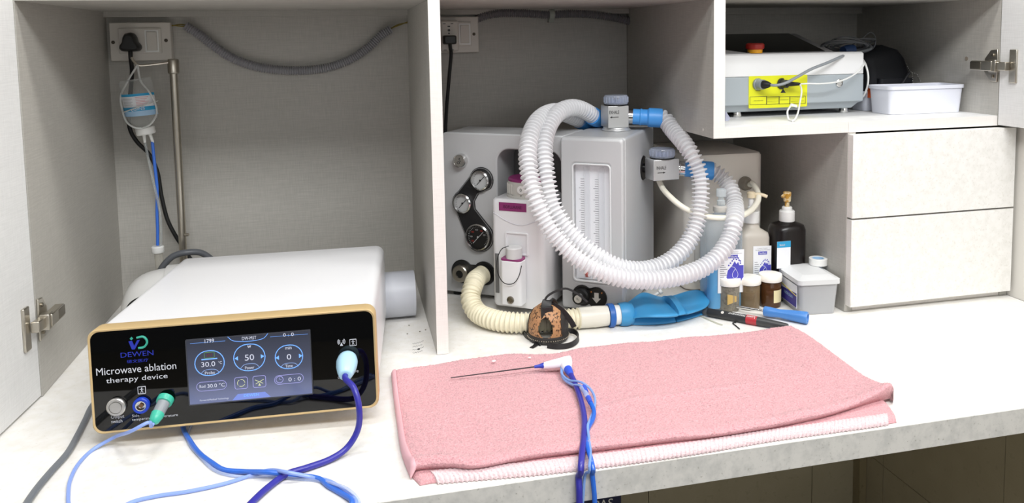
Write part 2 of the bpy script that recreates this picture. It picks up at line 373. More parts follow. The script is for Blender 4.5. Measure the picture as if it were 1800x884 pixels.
# ------------------------------------------------------------------ drawer unit
du = thing('drawer_unit', 'two-drawer chest unit with speckled white fronts standing on the worktop', 'drawer unit', loc=(1.03, 0.2, 0.0))
part('side_panel', box((X4, 0, 0.0008), (X4+0.018, D-0.001, ZS0-0.0005)), LAM, du)
part('side_panel', box((XW-0.020, 0, 0.0008), (XW-0.002, D-0.001, ZS0-0.001)), LAM, du)
part('plinth', box((X4+0.018, 0.002, 0.0008), (XW-0.020, 0.018, 0.016)), EDGE, du)
part('bottom_panel', box((X4+0.018, 0.018, 0.016), (XW-0.020, D-0.002, 0.03)), LAM, du)
XD = XW-0.008; t_ = 0.0173; zt = ZS0-0.0035
for z0, z1, lb in ((0.0145, 0.1905, 'lower drawer'), (0.1940, zt, 'upper drawer')):
    dr = part('drawer', box((X4+0.002, -t_, z0), (XD, -0.0005, z1)), DRW, du, bev=0.0006, seg=1)
    part('drawer_box', box((X4+0.03, 0.001, z0+0.02), (XD-0.035, 0.40, z1-0.03)), LAM, dr)
    part('edge_band', box((X4+0.0012, -t_+0.0006, z0+0.0004), (X4+0.002, -0.0006, z1-0.0004)), EDGE, dr)
def over_edge(P, r, drop=.22):
    """let a cable run on to the front edge of the worktop and hang down"""
    P = list(P)
    while P[-1][1] < -WD+.010: P.pop()
    p = np.array(P[-1], float); q = np.array(P[-2], float); d = p-q; d[2] = 0; d /= np.linalg.norm(d); d[1] = min(d[1], -.5); e = np.array([p[0]+d[0]/d[1]*(-WD-p[1])*.6, -WD+.006, r+.0006])
    return list(P)+[e, e+(0, -.006-r, -.002), e+(0, -.012-r, -.03), e+(.004, -.016-r, -drop)]
# ================================================================== ABLATION DEVICE
W_, D_, H_ = 0.3882, 0.4417, 0.1474
df = Frame((-0.4537, -0.2069, 0.020), -0.0788, -0.0357, -0.0135)
dev = thing('ablation_device', 'white desktop medical device with gold-rimmed black glass front and lit touch screen', 'medical device', frame=df)
def L(gm, name, mat, parent=dev, **k): return part(name, gm, mat, parent, world=False, **k)
def rsec(w_, h_, r, n, cx=W_/2, cz=H_/2, k=6): return [(x, n, z) for x, z in rr(w_, h_, r, k, cx, cz)]
L(loft([rsec(W_-0.006, H_-0.006, 0.016, 0.026), rsec(W_-0.006, H_-0.006, 0.016, D_-0.004), rsec(W_-0.014, H_-0.014, 0.012, D_)]), 'case', CASEW)
of = rr(W_, H_, 0.014, 6, W_/2, H_/2); inn = rr(W_-0.0075, H_-0.0075, 0.012, 6, W_/2, H_/2)
V, F = [], []
S = [[(x, 0.0010, z) for x, z in inn], [(x, 0.0, z) for x, z in rr(W_-0.003, H_-0.003, 0.013, 6, W_/2, H_/2)], [(x, 0.0020, z) for x, z in of], rsec(W_, H_, 0.015, 0.026), rsec(W_-0.010, H_-0.010, 0.013, 0.0285)]
L(loft(S, False, True), 'bezel_frame', GOLD, ang=50)
L(loft([rsec(W_-0.0078, H_-0.0078, 0.012, 0.0008), rsec(W_-0.0078, H_-0.0078, 0.012, 0.006)]), 'glass_panel', GLOSSB)
for (x, n, c, r) in ((0.04, 0.11, 0.020, 0.011), (W_-0.04, 0.11, 0.020, 0.011), (0.03, D_-0.04, 0.0035, 0.012), (W_-0.03, D_-0.04, 0.0035, 0.012)):
    tz = df.w((x, n, 0))[2]
    L(lathe([(r, -tz/1.0+0.0008), (r*0.95, 0.004)], (x, n, 0), (0, 0, 1), 20), 'foot', BLACKR)
EX = (1, 0, 0); EZ = (0, 0, 1)
def pd(x, y, n=-0.0004): return df.px(x, y, n=n)
WPRINT = pm('print_white', '#c9cbd2', 0.6, emit=('#c9cbd2', 0.0)); BPRINT = pm('print_blue', '#1f2fa8', 0.5); TPRINT = pm('print_teal', '#2f9f8a', 0.5)
PRN = pm('print_dark', '#2a2a2e', 0.6)
def dtext(b, x, y, wpx, mat, parent=dev, hpx=0, n=0.0005, **k):
    s = 0.3882/500; p = pd(x, y, n); text(b, p, EX, EZ, wpx*s, hpx*s, mat, parent, **k)
dtext('Microwave ablation', 240, 648, 134, WPRINT, hpx=13); dtext('therapy device', 241, 666, 103, WPRINT, hpx=12)
dtext('DEWEN', 241, 622, 55, BPRINT, hpx=9)
dtext('\u5fb7\u6587\u533b\u7597', 242, 634, 36, BPRINT, hpx=6)
dtext('Output\nswitch', 207, 736, 22, WPRINT, hpx=14); dtext('Side\ntemperature', 252, 733, 38, WPRINT, hpx=13); dtext('Rod\ntemperature', 292, 728, 40, WPRINT, hpx=13)
dtext('Microwave\noutput', 612, 658, 38, WPRINT, hpx=17)
PX = 0.3882/500
# emblem: blue V and green D
def plate(poly_px, mat, name, n=0.0004, parent=dev, th=0.0005):
    P = [pd(x, y, n) for x, y in poly_px]; L(loft([[(p[0], n-th, p[2]) for p in P], [(p[0], n+0.0003, p[2]) for p in P]]), name, mat, parent, smooth=False)
def sub_poly(x0, y0, pts, s=1.0): return [(x0+a*s, y0+b*s) for a, b in pts]
plate([(226, 600), (232, 599), (236, 608), (241, 598), (246, 597), (237, 614), (232, 614)], BPRINT, 'emblem')
P_ = [pd(240, 594), pd(251, 592), pd(257, 597), pd(258, 603), pd(253, 610), pd(243, 612)]
L(tube([(p[0], 0.0004, p[2]) for p in P_], 0.0016, 6, 0.002), 'emblem', TPRINT, label='teal letter of the emblem')
plate([(228, 595), (231, 592), (234, 595), (231, 598)], TPRINT, 'emblem', th=0.0004)
# icons
def figure_icon(x, y, s, parent=dev):
    c = pd(x, y); q = s*PX
    gm = ring([(c[0]+a, c[2]+b) for a, b in rr(q, q, q*.05, 1)], [(c[0]+a, c[2]+b) for a, b in rr(q*.88, q*.88, q*.03, 1)], -0.0004, 0.0006)
    man = join(lathe([(q*.075, 0), (q*.075, .0005)], (c[0], 0.0002, c[2]+q*.27), (0, -1, 0), 12),
               box((c[0]-q*.06, -0.0004, c[2]-q*.08), (c[0]+q*.06, 0.0004, c[2]+q*.17)), box((c[0]-q*.24, -0.0004, c[2]+q*.10), (c[0]+q*.24, 0.0004, c[2]+q*.16)),
               tube([(c[0]-q*.03, 0, c[2]-q*.05), (c[0]-q*.14, 0, c[2]-q*.33)], q*.035, 5), tube([(c[0]+q*.03, 0, c[2]-q*.05), (c[0]+q*.14, 0, c[2]-q*.33)], q*.035, 5))
    L(join(gm, man), 'patient_icon', WPRINT, parent)
figure_icon(249, 686, 13.5); figure_icon(620.5, 602, 12.5)
c = pd(600, 602)
L(join(*[tube([(c[0]+sx*r*math.cos(a), 0, c[2]+0.001+r*math.sin(a)) for a in np.linspace(-0.8, 0.8, 7)], 0.0004, 5, 0.001) for r in (0.0024, 0.0038, 0.0052) for sx in (-1, 1)],
       prism([(c[0]-0.0022, c[2]-0.005), (c[0]+0.0022, c[2]-0.005), (c[0], c[2]+0.0)], -0.0003, 0.0005, 'y')), 'antenna_icon', WPRINT)
# power button and probe sockets
b0 = pd(205.5, 714, 0); bt = L(lathe([(0.0125, 0), (0.0125, 0.004), (0.0112, 0.0052), (0.0088, 0.0052), (0.0084, 0.0040), (0.0078, 0.0040), (0.0075, 0.0058), (0, 0.0058)], b0, (0, -1, 0), 40), 'power_button', pm('steel_button', '#c9c7c4', 0.3, 0.9), ang=25)
b1 = pd(249.5, 711, 0); SKB = pm('socket_blue', '#1d40b8', 0.35)
so = L(lathe([(0.0110, 0), (0.0110, 0.005), (0.0100, 0.0065), (0.0075, 0.0065), (0.0070, 0.001), (0, 0.001)], b1, (0, -1, 0), 36), 'probe_socket', SKB, ang=25)
L(lathe([(0.0070, 0.0), (0.0070, 0.0060), (0.0058, 0.0060), (0.0052, 0.0012), (0, 0.0012)], b1, (0, -1, 0), 30), 'socket_sleeve', CHROME, so, ang=25)
L(lathe([(0.0030, 0.0), (0.0030, 0.004), (0, 0.0044)], b1, (0, -1, 0), 16), 'socket_core', pm('brass_core', '#6b4a30', 0.5), so)
# screen
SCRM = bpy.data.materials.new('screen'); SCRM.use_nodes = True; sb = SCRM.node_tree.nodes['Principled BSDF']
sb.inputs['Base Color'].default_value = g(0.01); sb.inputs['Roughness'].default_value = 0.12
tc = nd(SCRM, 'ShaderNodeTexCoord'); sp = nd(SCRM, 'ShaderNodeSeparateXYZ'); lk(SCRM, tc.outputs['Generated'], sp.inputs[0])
cr_ = ramp(SCRM, sp.outputs['Z'], [(0.0, lin('#7079a0')), (0.45, lin('#4c5166')), (1.0, lin('#363a48'))])  # worktop reflection put into the glow, lighter towards the bottom
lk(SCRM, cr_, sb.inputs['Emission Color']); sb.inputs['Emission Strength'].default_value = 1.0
s0 = pd(334, 709); s1 = pd(547, 693); s2 = pd(546, 580); s3 = pd(328, 600)
sx0, sx1, sz0, sz1 = (s0[0]+s3[0])/2, (s1[0]+s2[0])/2, (s0[2]+s1[2])/2, (s2[2]+s3[2])/2
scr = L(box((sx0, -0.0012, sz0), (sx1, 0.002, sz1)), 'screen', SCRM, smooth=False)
L(ring([(p[0], p[1]) for p in rr(sx1-sx0+.003, sz1-sz0+.003, .001, 1, (sx0+sx1)/2, (sz0+sz1)/2)], rr(sx1-sx0, sz1-sz0, .0005, 1, (sx0+sx1)/2, (sz0+sz1)/2), -0.0014, 0.002), 'screen_rim', pm('screen_rim', '#3b3d45', 0.4), scr)
def em(name, col, s): return pm(name, '#000000', 0.5, emit=(col, s))
EW = em('lit_white', '#e8ecff', 0.9); EB = em('lit_blue', '#6fa8ff', 1.5); EBD = em('lit_blue_dark', '#2b4fa0', 0.8); EP = em('lit_lilac', '#b9b8ff', 0.9); EG = em('lit_green', '#7fbf6a', 0.6); EY = em('lit_cream', '#e6edb8', 0.9); ER = em('lit_red', '#8c3a3a', 0.5); EBAR = em('lit_bar', '#9fc0ff', 1.0)
def sp_(x, y): p = pd(x, y, -0.0012); return np.array([p[0], -0.0012, p[2]])
def outline(cxp, cyp, hw, hh, r, mat, name, t=0.0006):
    c = sp_(cxp, cyp); P = rr(hw*2*PX, hh*2*PX, r*PX, 6, c[0], c[2]); Q = rr(hw*2*PX-2*t, hh*2*PX-2*t, max(r*PX-t, 1e-4), 6, c[0], c[2])
    L(ring(P, Q, -0.0016, -0.0012), name, mat, scr)
for (cx_, cy_, r_) in ((368.5, 638, 26), (438.5, 628, 28), (508, 627, 25)):
    outline(cx_, cy_, r_, r_*0.9, r_*0.9, EB, 'dial_ring', 0.0010)
    c = sp_(cx_, cy_)
    if cx_ > 400:
        for s_ in (-1, 1):
            q = c[0]+s_*0.0155*(r_/28); L(prism([(q, c[2]+0.003), (q, c[2]-0.003), (q+s_*0.0045, c[2])], -0.0015, -0.0012, 'y'), 'arrow', EB, scr)
    P = [(c[0]+a*PX, -0.0014, c[2]+b*PX) for a, b in ((-16, -19), (-10, -13), (10, -13), (16, -19))]
    L(tube(P, 0.0003, 5, 0.002), 'dial_tab', EBAR, scr)
def stext(b, x, y, wpx, mat=EW, hpx=0): dtext(b, x, y, wpx, mat, scr, hpx, n=-0.00135)
stext('1799', 368, 599, 16, EW, 7); stext('DW-M5T', 438, 594, 25, EW, 6); stext('0 : 0', 507, 588, 19, EW, 6)
stext('w', 438, 609, 7, EW, 5); stext('50', 438.5, 628, 16, EW, 11); stext('min', 507, 611, 11, EW, 6); stext('0', 508, 627, 8, EW, 10)
stext('Probe', 369, 655, 17, EW, 5.5); stext('Power', 439, 646, 16, EW, 5.5); stext('Time', 508, 643, 13, EW, 5.5)
stext('30.0', 366, 640, 24, EW, 9); stext('\u00b0C', 387, 637, 6, EW, 5)
stext('30.0 \u00b0C', 380, 677, 30, EW, 7); stext('Rod', 356, 679, 10, EW, 5.5); stext('0 : 0', 518, 666, 22, EW, 7)
stext('DEWEN', 442, 694, 26, EB, 5); stext('ForwardsMedical Technology', 377, 702, 50, EW, 4)
outline(368, 624, 9, 5.5, 2, EG, 'probe_icon', 0.0005); stext('sn', 368, 624, 9, ER, 5)
L(box(tuple(sp_(354, 631)-(0, .0003, .0002)), tuple(sp_(382, 631)+(0, 0, .0003))), 'divider_line', EB, scr)
outline(372, 678, 26, 8.5, 8.5, EP, 'value_pill', 0.0005); outline(508, 666, 26, 8.5, 8.5, EP, 'value_pill', 0.0005)
outline(424, 673, 11.5, 11, 4, EP, 'touch_button', 0.0006); outline(456, 670.5, 11.5, 11, 4, EP, 'touch_button', 0.0006)
c = sp_(424, 673); L(join(*[tube([(c[0]+0.005*math.cos(a+k*2.09), -0.0014, c[2]+0.005*math.sin(a+k*2.09)) for a in np.linspace(0, 1.7, 6)], 0.0004, 5, 0.001) for k in range(3)]), 'cycle_icon', EY, scr)
c = sp_(456, 670.5); L(join(tube([(c[0]-.006, -.0014, c[2]+.003), (c[0]+.005, -.0014, c[2]-.003)], .0004, 5), tube([(c[0]+.006, -.0014, c[2]+.003), (c[0]-.005, -.0014, c[2]-.003)], .0004, 5), prism([(c[0]-.0018, c[2]-.006), (c[0]+.0018, c[2]-.006), (c[0], c[2]-.002)], -.0015, -.0012, 'y')), 'fan_icon', EY, scr)
c = sp_(491.5, 667); L(join(torus(c, 0.0048, 0.0004, (0, 1, 0), 24, 5), tube([c+(0, 0, .003), c, c+(.0025, 0, 0)], .0003, 5, .001)), 'clock_icon', EP, scr)
def bar(pts, mat, name): L(prism([(sp_(*p)[0], sp_(*p)[2]) for p in pts], -0.00125, -0.0011, 'y'), name, mat, scr, smooth=False)
bar([(408, 704), (418, 692.5), (466, 688.5), (476, 697)], em('lit_tab', '#8fa6ff', 0.8), 'footer_tab')
L(join(tube([sp_(400, 592), sp_(410, 599), sp_(462, 595), sp_(471, 586)], 0.0004, 5, 0.002), tube([sp_(334, 604), sp_(396, 599)], .0002, 5), tube([sp_(475, 592), sp_(541, 587)], .0002, 5)), 'header_tab', EB, scr)
# ------------------------------------------------------------------ cables of the device
PURP = pm('cable_purple_blue', '#35339a', 0.32); BLUT = pm('tube_blue', '#3a6fd0', 0.3); PALEB = pm('cable_pale_blue', '#8aa4e6', 0.35)
SKY = pm('connector_sky', '#b4dcef', 0.35, sss=0.1); TEAL = pm('connector_teal', '#3fb79c', 0.35); GREYC = pm('connector_grey', '#8f9499', 0.4)
def wp(frame, x, y, n): return frame.w(frame.px(x, y, n=n))
c0 = wp(df, 611, 628, 0.000)
dirc = df.M @ np.array([0.0, -1.0, -0.25]); dirc /= np.linalg.norm(dirc)
t = thing('microwave_cable', 'purple-blue cable with pale sky-blue plug in the right of the glass front', 'cable', loc=c0)
part('plug', lathe([(0.0105, -0.001), (0.0135, 0.004), (0.0150, 0.012), (0.0145, 0.022), (0.0120, 0.034), (0.0095, 0.042), (0.0080, 0.044), (0.0055, 0.0445)], c0, dirc, 36), SKY, t, ang=60)
e0 = c0+dirc*0.044
pts = [e0-dirc*0.006, e0+dirc*0.006, at(622, 682, Y=e0[1]-0.030), at(631, 715, Y=e0[1]-0.042), at(629, 755, Y=-0.315), at(610, 787, Z=0.012), at(583, 806, Z=0.0055), at(540, 822, Z=0.0050), at(505, 833, Z=0.0050), at(472, 856, Z=0.0050), at(440, 886, Z=0.0050), at(418, 912, Z=0.0055)]
pts += [np.array([pts[-1][0]-0.006, -WD-0.006, 0.001]), np.array([pts[-1][0]-0.010, -WD-0.016, -0.03]), np.array([pts[-1][0]-0.012, -WD-0.022, -0.25])]
part('cord', tube(pts, 0.0042, 14), PURP, t)
c1 = wp(df, 292, 700, 0.0); dg_ = df.M @ np.array([-0.22, -1.0, -0.55]); dg_ /= np.linalg.norm(dg_)
t = thing('temperature_probe_cable', 'pale blue cable with green and grey plug at lower left of the device', 'cable', loc=c1)
part('plug', lathe([(0.0112, 0), (0.0112, 0.006), (0.0104, 0.008), (0.0080, 0.0085)], c1, dg_, 28), TEAL, t, ang=40, label='green plug collar')
part('plug_body', lathe([(0.0085, 0.008), (0.0080, 0.026)], c1, dg_, 24), GREYC, t, label='grey ribbed plug body')
part('strain_relief', lathe([(0.0088, 0.026), (0.0082, 0.031), (0.0065, 0.038), (0.0030, 0.041)], c1, dg_, 24), TEAL, t, ang=40)
e1 = c1+dg_*0.038
P = [e1, e1+dg_*0.008, at(262, 742, Y=e1[1]-0.02), at(232, 757, Y=e1[1]-0.022), at(198, 770, Z=0.012), at(165, 789, Z=0.0026), at(138, 815, Z=0.0025), at(123, 845, Z=0.0025), at(120, 868, Z=0.0025), at(122, 890, Z=0.0025),
     at(150, 925, Z=0.0025), at(190, 910, Z=0.0025), at(228, 884, Z=0.0025), at(275, 872, Z=0.0025), at(330, 864, Z=0.0025), at(395, 850, Z=0.0025), at(440, 836, Z=0.0025), at(470, 827, Z=0.0045), at(505, 830, Z=0.014), at(545, 838, Z=0.0045), at(580, 846, Z=0.0045), at(610, 866, Z=0.0035), at(645, 886, Z=0.0035)]
P = over_edge(P, .0026)
part('cord', tube(P, 0.0024, 10), PALEB, t)
P = [at(340, 720, Y=-0.12, ), at(322, 752, Z=0.004), at(333, 773, Z=0.0040), at(350, 796, Z=0.0040), at(372, 813, Z=0.0040), at(395, 826, Z=0.0040), at(430, 829, Z=0.0040), at(470, 830, Z=0.0105), at(515, 835, Z=0.0035), at(560, 841, Z=0.0035), at(578, 854, Z=0.0035), at(602, 868, Z=0.0035), at(632, 884, Z=0.0035), at(650, 893, Z=0.004)]
P[0] = P[1]+np.array([-0.02, 0.10, 0.0]); P = over_edge(P, .0036)
solo('coolant_tube', tube(P, 0.0033, 10), BLUT, 'bright blue tube running out from under the ablation device', 'tube')
P = [P[1]+np.array([0.012, 0.06, -0.001]), at(330, 770, Z=.0022), at(352, 803, Z=.0022), at(385, 830, Z=.0022), at(430, 838, Z=.0022), at(470, 836, Z=0.0022), at(520, 841, Z=0.0022), at(560, 845, Z=.0022), at(590, 851, Z=.0095), at(615, 862, Z=.0095), at(655, 888, Z=.0022)]
P = over_edge(P, .0020)
CLRT = m_clear('clear_tube', '#c8d6f6', 0.35, 0.15)
solo('clear_tube', tube(P, 0.0019, 8), CLRT, 'thin clear tube following the bright blue tube on the worktop', 'tube')
P = [np.array([-0.455, 0.10, 0.006]), at(163, 712, Z=0.0055), at(150, 738, Z=0.0050), at(138, 762, Z=0.0050), at(118, 797, Z=0.005), at(92, 826, Z=0.005), at(66, 857, Z=0.005), at(46, 886, Z=0.005), at(30, 915, Z=0.005)]
P[0] = P[1]+np.array([0.010, 0.12, 0.001]); P = over_edge(P, .0046)
solo('power_cable', tube(P, 0.0043, 12), pm('cable_grey', '#6e7277', 0.45), 'thick dark grey power cable on the worktop left of the ablation device', 'cable')
# ------------------------------------------------------------------ things behind the device
PVC = pm('white_pvc', '#e6e5e2', 0.35); PVCG = pm('grey_white_pvc', '#c9ccd4', 0.4)
Y0 = 0.17; cR = at(728, 521, Y=0.175); rad_ = 0.0455
cR = np.array([0.022, 0.2255, rad_+0.0008])
t = thing('plastic_pipe', 'short wide pale grey plastic pipe lying right of the device behind it', 'pipe', loc=(cR[0]-0.06, cR[1], 0.0008))
part('pipe_wall', ring([(a+cR[1], b+cR[2]) for a, b in [(rad_*math.cos(q), rad_*math.sin(q)) for q in np.linspace(0, 2*math.pi, 48, endpoint=False)]],
     [(a+cR[1], b+cR[2]) for a, b in [((rad_-.0025)*math.cos(q), (rad_-.0025)*math.sin(q)) for q in np.linspace(0, 2*math.pi, 48, endpoint=False)]], cR[0]-0.06, cR[0], 'x'), PVCG, t, ang=50)
t = thing('pipe_elbow', 'rounded white plastic pipe elbow standing behind the left of the device', 'pipe', loc=(-0.47, 0.27, 0.0))
pe = at(250, 505, Y=0.28)
part('bend', tube([(-0.40, 0.285, 0.078), (-0.462, 0.285, 0.078), (-0.486, 0.285, 0.070), (-0.497, 0.285, 0.045), (-0.499, 0.285, 0.001)], 0.040, 32, 0.004), PVC, t, ang=60)
part('socket_ring', lathe([(0.0455, 0), (0.047, 0.003), (0.047, 0.052), (0.044, 0.056)], (-0.452, 0.285, 0.078), (1, 0, 0), 40), PVC, t, ang=40)
solo('black_lead', tube([(-0.50, 0.22, 0.004), at(212, 540, Y=0.20), at(228, 522, Y=0.20)+np.array([0, 0, 0.0]), (-0.44, 0.215, 0.12)][0:1]+[(-0.51, 0.215, 0.03), (-0.505, 0.21, 0.07), (-0.49, 0.21, 0.083), (-0.462, 0.215, 0.085), (-0.455, 0.225, 0.06)], 0.004, 10), BLACKR, 'black lead looping in front of the white pipe elbow', 'cable')
P = [at(270, 500, Y=0.36), at(288, 466, Y=0.36), at(305, 450, Y=0.36), at(330, 443.5, Y=0.36), at(355, 445, Y=0.37), at(385, 470, Y=0.38), (-0.34, 0.40, 0.004), (-0.32, 0.33, 0.0035), (-0.34, 0.30, 0.0035)]
P[0] = np.array([-0.478, 0.345, 0.150])*0+at(276, 486, Y=0.36)
P = [np.array([-0.515, 0.37, 0.005]), np.array([-0.512, 0.36, 0.05])]+P
solo('grey_hose_loop', tube(P, 0.0065, 12), pm('hose_grey', '#5b5e63', 0.4), 'dark grey hose arching over the back left corner of the device', 'hose')
# ------------------------------------------------------------------ drip stand
t = thing('drip_stand', 'slim brushed steel drip stand with side hook behind the device', 'drip stand', loc=(-0.446, 0.42, 0.0))
pa = at(304, 104, Y=0.42); pb = np.array([-0.4466, 0.42, 0.006])
part('pole', cyl(pb, pa-(0, 0, 0.002), 0.0078, None, 24), STEEL, t)
part('base_plate', lathe([(0.038, 0), (0.038, 0.004), (0.034, 0.006), (0.012, 0.008)], (-0.4466, 0.42, 0.0008), (0, 0, 1), 36), STEEL, t, ang=30)
part('collar', lathe([(0.0095, -0.030), (0.0112, -0.028), (0.0112, -0.003), (0.0098, 0.0), (0.004, 0.001)], pa, (0, 0, 1), 28), STEEL, t, ang=30)
HK = [pa+(-0.006, -0.004, -0.006), at(270, 113, Y=0.405), at(247, 115, Y=0.400), at(241, 113.5, Y=0.398), at(234, 106, Y=0.398), at(231, 101, Y=0.398)]
part('hook', tube(HK, 0.0026, 10), STEEL, t)
part('clamp_screw', cyl((-0.4466+0.006, 0.415, 0.12+0.035), (-0.4466+0.014, 0.413, 0.12+0.035), 0.003, None, 12), STEEL, t)
# ------------------------------------------------------------------ infusion bottle
bt_ = at(237, 139, Y=0.40); bb = at(258.5, 243, Y=0.40); ax = bb-bt_; Lb = np.linalg.norm(ax); ax /= Lb
a_, b_, _ = axes(ax); bf = Frame(bt_, M=np.stack([np.cross(-b_, ax)*0+a_, b_, ax], 1))
# frame: third axis points down along the bottle; make first axis = +x world
xa = np.array([1.0, 0, 0]); xa -= ax*(xa@ax); xa /= np.linalg.norm(xa); ya = np.cross(ax, xa)
bf = Frame(bt_, M=np.stack([xa, ya, ax], 1))
GLS = m_clear('bottle_glass', '#f4f6f6', 0.07, 0.05, .35); LBLW = pm('label_paper', '#e6e8ec', 0.5); LBLB = pm('label_blue', '#2f9fd0', 0.5); LBLP = pm('label_pale_blue', '#a9cdec', 0.5); PINKP = pm('print_pink', '#d88a90', 0.6)
t = thing('infusion_bottle', 'upside-down clear infusion bottle with blue and white label hung on the hook', 'bottle', frame=bf)
R0 = 0.0305
part('bottle_body', lathe([(0, 0.004), (R0*.6, 0.003), (R0*.93, 0.0), (R0, 0.006), (R0, 0.072), (R0*.93, 0.084), (R0*.55, 0.095), (0.0145, 0.098), (0.0145, 0.100)], n=44), GLS, t, world=False, ang=60)
part('liquid', lathe([(0, 0.045), (R0-.002, 0.045), (R0-.002, 0.072), (R0*.88, 0.083), (R0*.5, 0.093), (0.012, 0.097), (0, 0.097)], n=36), m_clear('saline', '#f4f6f6', 0.03, 0.05, .2), t, world=False, ang=60)
part('cap', lathe([(0.0165, 0.099), (0.0185, 0.101), (0.0185, 0.113), (0.017, 0.115), (0, 0.115)], n=30), WHITEP, t, world=False, ang=35)
def band(z0, z1, mat, name, a0=0.1, a1=2.9, tilt=0.0, r=R0+.0004, parent=None):
    gm = grid(26, 3, lambda u, v: (r*math.cos(a0+(a1-a0)*u), r*math.sin(a0+(a1-a0)*u), z0+(z1-z0)*v+tilt*(u-.5)))
    return part(name, gm, mat, parent or t, world=False)
lb = band(0.029, 0.074, LBLW, 'label', tilt=-0.006)
lb['label'] = 'white, blue and pink printed label'
band(0.029, 0.034, LBLB, 'label_band', r=R0+.0008, tilt=-0.006, parent=lb); band(0.056, 0.064, LBLB, 'label_band', r=R0+.0008, tilt=-0.006, parent=lb); band(0.064, 0.0745, LBLP, 'label_band', r=R0+.0007, tilt=-0.006, parent=lb)
for k in range(6):
    band(0.037+k*.0031, 0.0378+k*.0031, PINKP if k % 2 else PINKP, 'print_line', a0=0.75+0.12*(k % 3), a1=1.55, r=R0+.0009, tilt=-0.002, parent=lb)
    band(0.037+k*.0031, 0.0376+k*.0031, pm('print_grey', '#8b8f94', .6) if k == 0 else bpy.data.materials['print_grey'], 'print_line', a0=1.75+0.1*(k % 2), a1=2.45, r=R0+.0009, tilt=-0.002, parent=lb)
text('SN/02', (0.002, R0+0.0016, 0.060), (-1, 0, 0.0), (0, 0, 1), 0.026, 0.0055, LBLW, lb)
# strap
hk = bf.l(at(242, 113, Y=0.398)); SH = R0+0.003
st = [tube([hk+(0, 0.002, 0.001), (0.013, 0.012, 0.006), (0.026, 0.018, 0.03), (0.0315, 0.014, 0.055), (0.0305, 0.014, 0.075), (0.018, 0.026, 0.094), (0.0, 0.020, 0.100)], 0.0019, 8),
      tube([hk+(0, 0.002, 0.001), (-0.013, 0.010, 0.004), (-0.030, 0.012, 0.032), (-0.031, 0.014, 0.060), (-0.026, 0.022, 0.082), (-0.013, 0.024, 0.096), (0.0, 0.020, 0.100)], 0.0019, 8),
      tube([(SH*math.cos(q), SH*math.sin(q), 0.057-0.006*math.cos(q*1)) for q in np.linspace(0, 2*math.pi, 40)], 0.0013, 6)]
part('strap', join(*st), m_clear('strap_plastic', '#e4e6e4', 0.75, 0.3), t, world=False)
# infusion set
sp0 = bf.w((-0.005, -0.003, 0.114)); sp1 = bf.w((0.006, -0.004, 0.114))
t = thing('infusion_set', 'infusion line with blue tube and clear drip chamber hanging from the bottle', 'drip line', loc=at(277, 470, Y=0.40))
part('spike', cyl(sp0, sp0+(0.001, 0, -0.018), 0.0035, 0.0026, 12), WHITEP, t); part('spike', cyl(sp1, sp1+(0.005, 0, -0.020), 0.0035, 0.0028, 12), WHITEP, t)
part('blue_line', tube([sp1+(0.004, 0, -0.018), at(272, 290, Y=0.40), at(276, 330, Y=0.40), at(276, 375, Y=0.40), at(277, 405, Y=0.40), at(277, 431, Y=0.40)], 0.0031, 10), BLUT, t, label='blue tube')
part('clear_line', tube([sp0+(0.001, 0, -0.016), at(265, 300, Y=0.395), at(272, 330, Y=0.393), at(281, 372, Y=0.395), at(283, 405, Y=0.397), at(283, 431, Y=0.40)], 0.0025, 8), m_clear('line_clear', '#cfd3d2', 0.25, .2), t)
dc = at(277.5, 438, Y=0.40)
part('chamber_cap', lathe([(0.0115, -0.007), (0.0125, -0.005), (0.0125, 0.005), (0.011, 0.007), (0.004, 0.0072)], dc, (0, 0, 1), 26), WHITEP, t, ang=35)
part('drip_chamber', lathe([(0.0085, -0.007), (0.0085, -0.05), (0.004, -0.056)], dc, (-0.06, 0, 1), 22), m_clear('chamber', '#d6d3c8', 0.3, .15), t)
part('roller_tube', tube([dc+(0.003, 0, -0.055), dc+(0.004, 0.01, -0.09), (dc[0], 0.42, 0.02), (dc[0]+0.03, 0.40, 0.004), (dc[0]+0.06, 0.37, 0.003)], 0.0025, 8), CLRT, t)
# ------------------------------------------------------------------ sockets, plugs, conduits
YW = D-0.004
def socket_plate(x0, x1, z0, z1, px_switch, screws, label, rim):
    o = thing('socket_box', label, 'wall socket', loc=((x0+x1)/2, YW, z0), group=None)
    part('box_body', box((x0, YW-0.024, z0), (x1, YW-0.0005, z1)), WHITED, o, bev=0.002)
    part('face_plate', box((x0+0.018, YW-0.0275, z0+0.015), (x1-0.018, YW-0.024, z1-0.012)), WHITED, o, bev=0.0012)
    sx, sz, sw, sh_ = px_switch
    part('switch_rim', ring(rr(sw+.006, sh_+.006, .001, 2, sx, sz), rr(sw, sh_, .001, 2, sx, sz), YW-0.0285, YW-0.027), rim, o)
    part('switch_rocker', prism([(YW-0.0275, sz-sh_/2+.0007), (YW-0.0275, sz+sh_/2-.0007), (YW-0.0315, sz+sh_/2-.0007), (YW-0.0290, sz-sh_/2+.0007)], sx-sw/2+.0005, sx+sw/2-.0005, 'x'), WHITED, o, bev=.0005)
    for s in screws: part('screw', lathe([(0.0036, 0), (0.0036, 0.001), (0.002, 0.0015)], (s[0], YW-0.0243, s[1]), (0, -1, 0), 14), pm('screw_dark', '#4d463c', 0.5, 0.5) if 'screw_dark' not in bpy.data.materials else bpy.data.materials['screw_dark'], o)
    return o
A = at(189.5, 39, Y=YW-0.024); B = at(303, 105.5, Y=YW-0.024)
sc = at(267, 73, Y=YW-0.028)
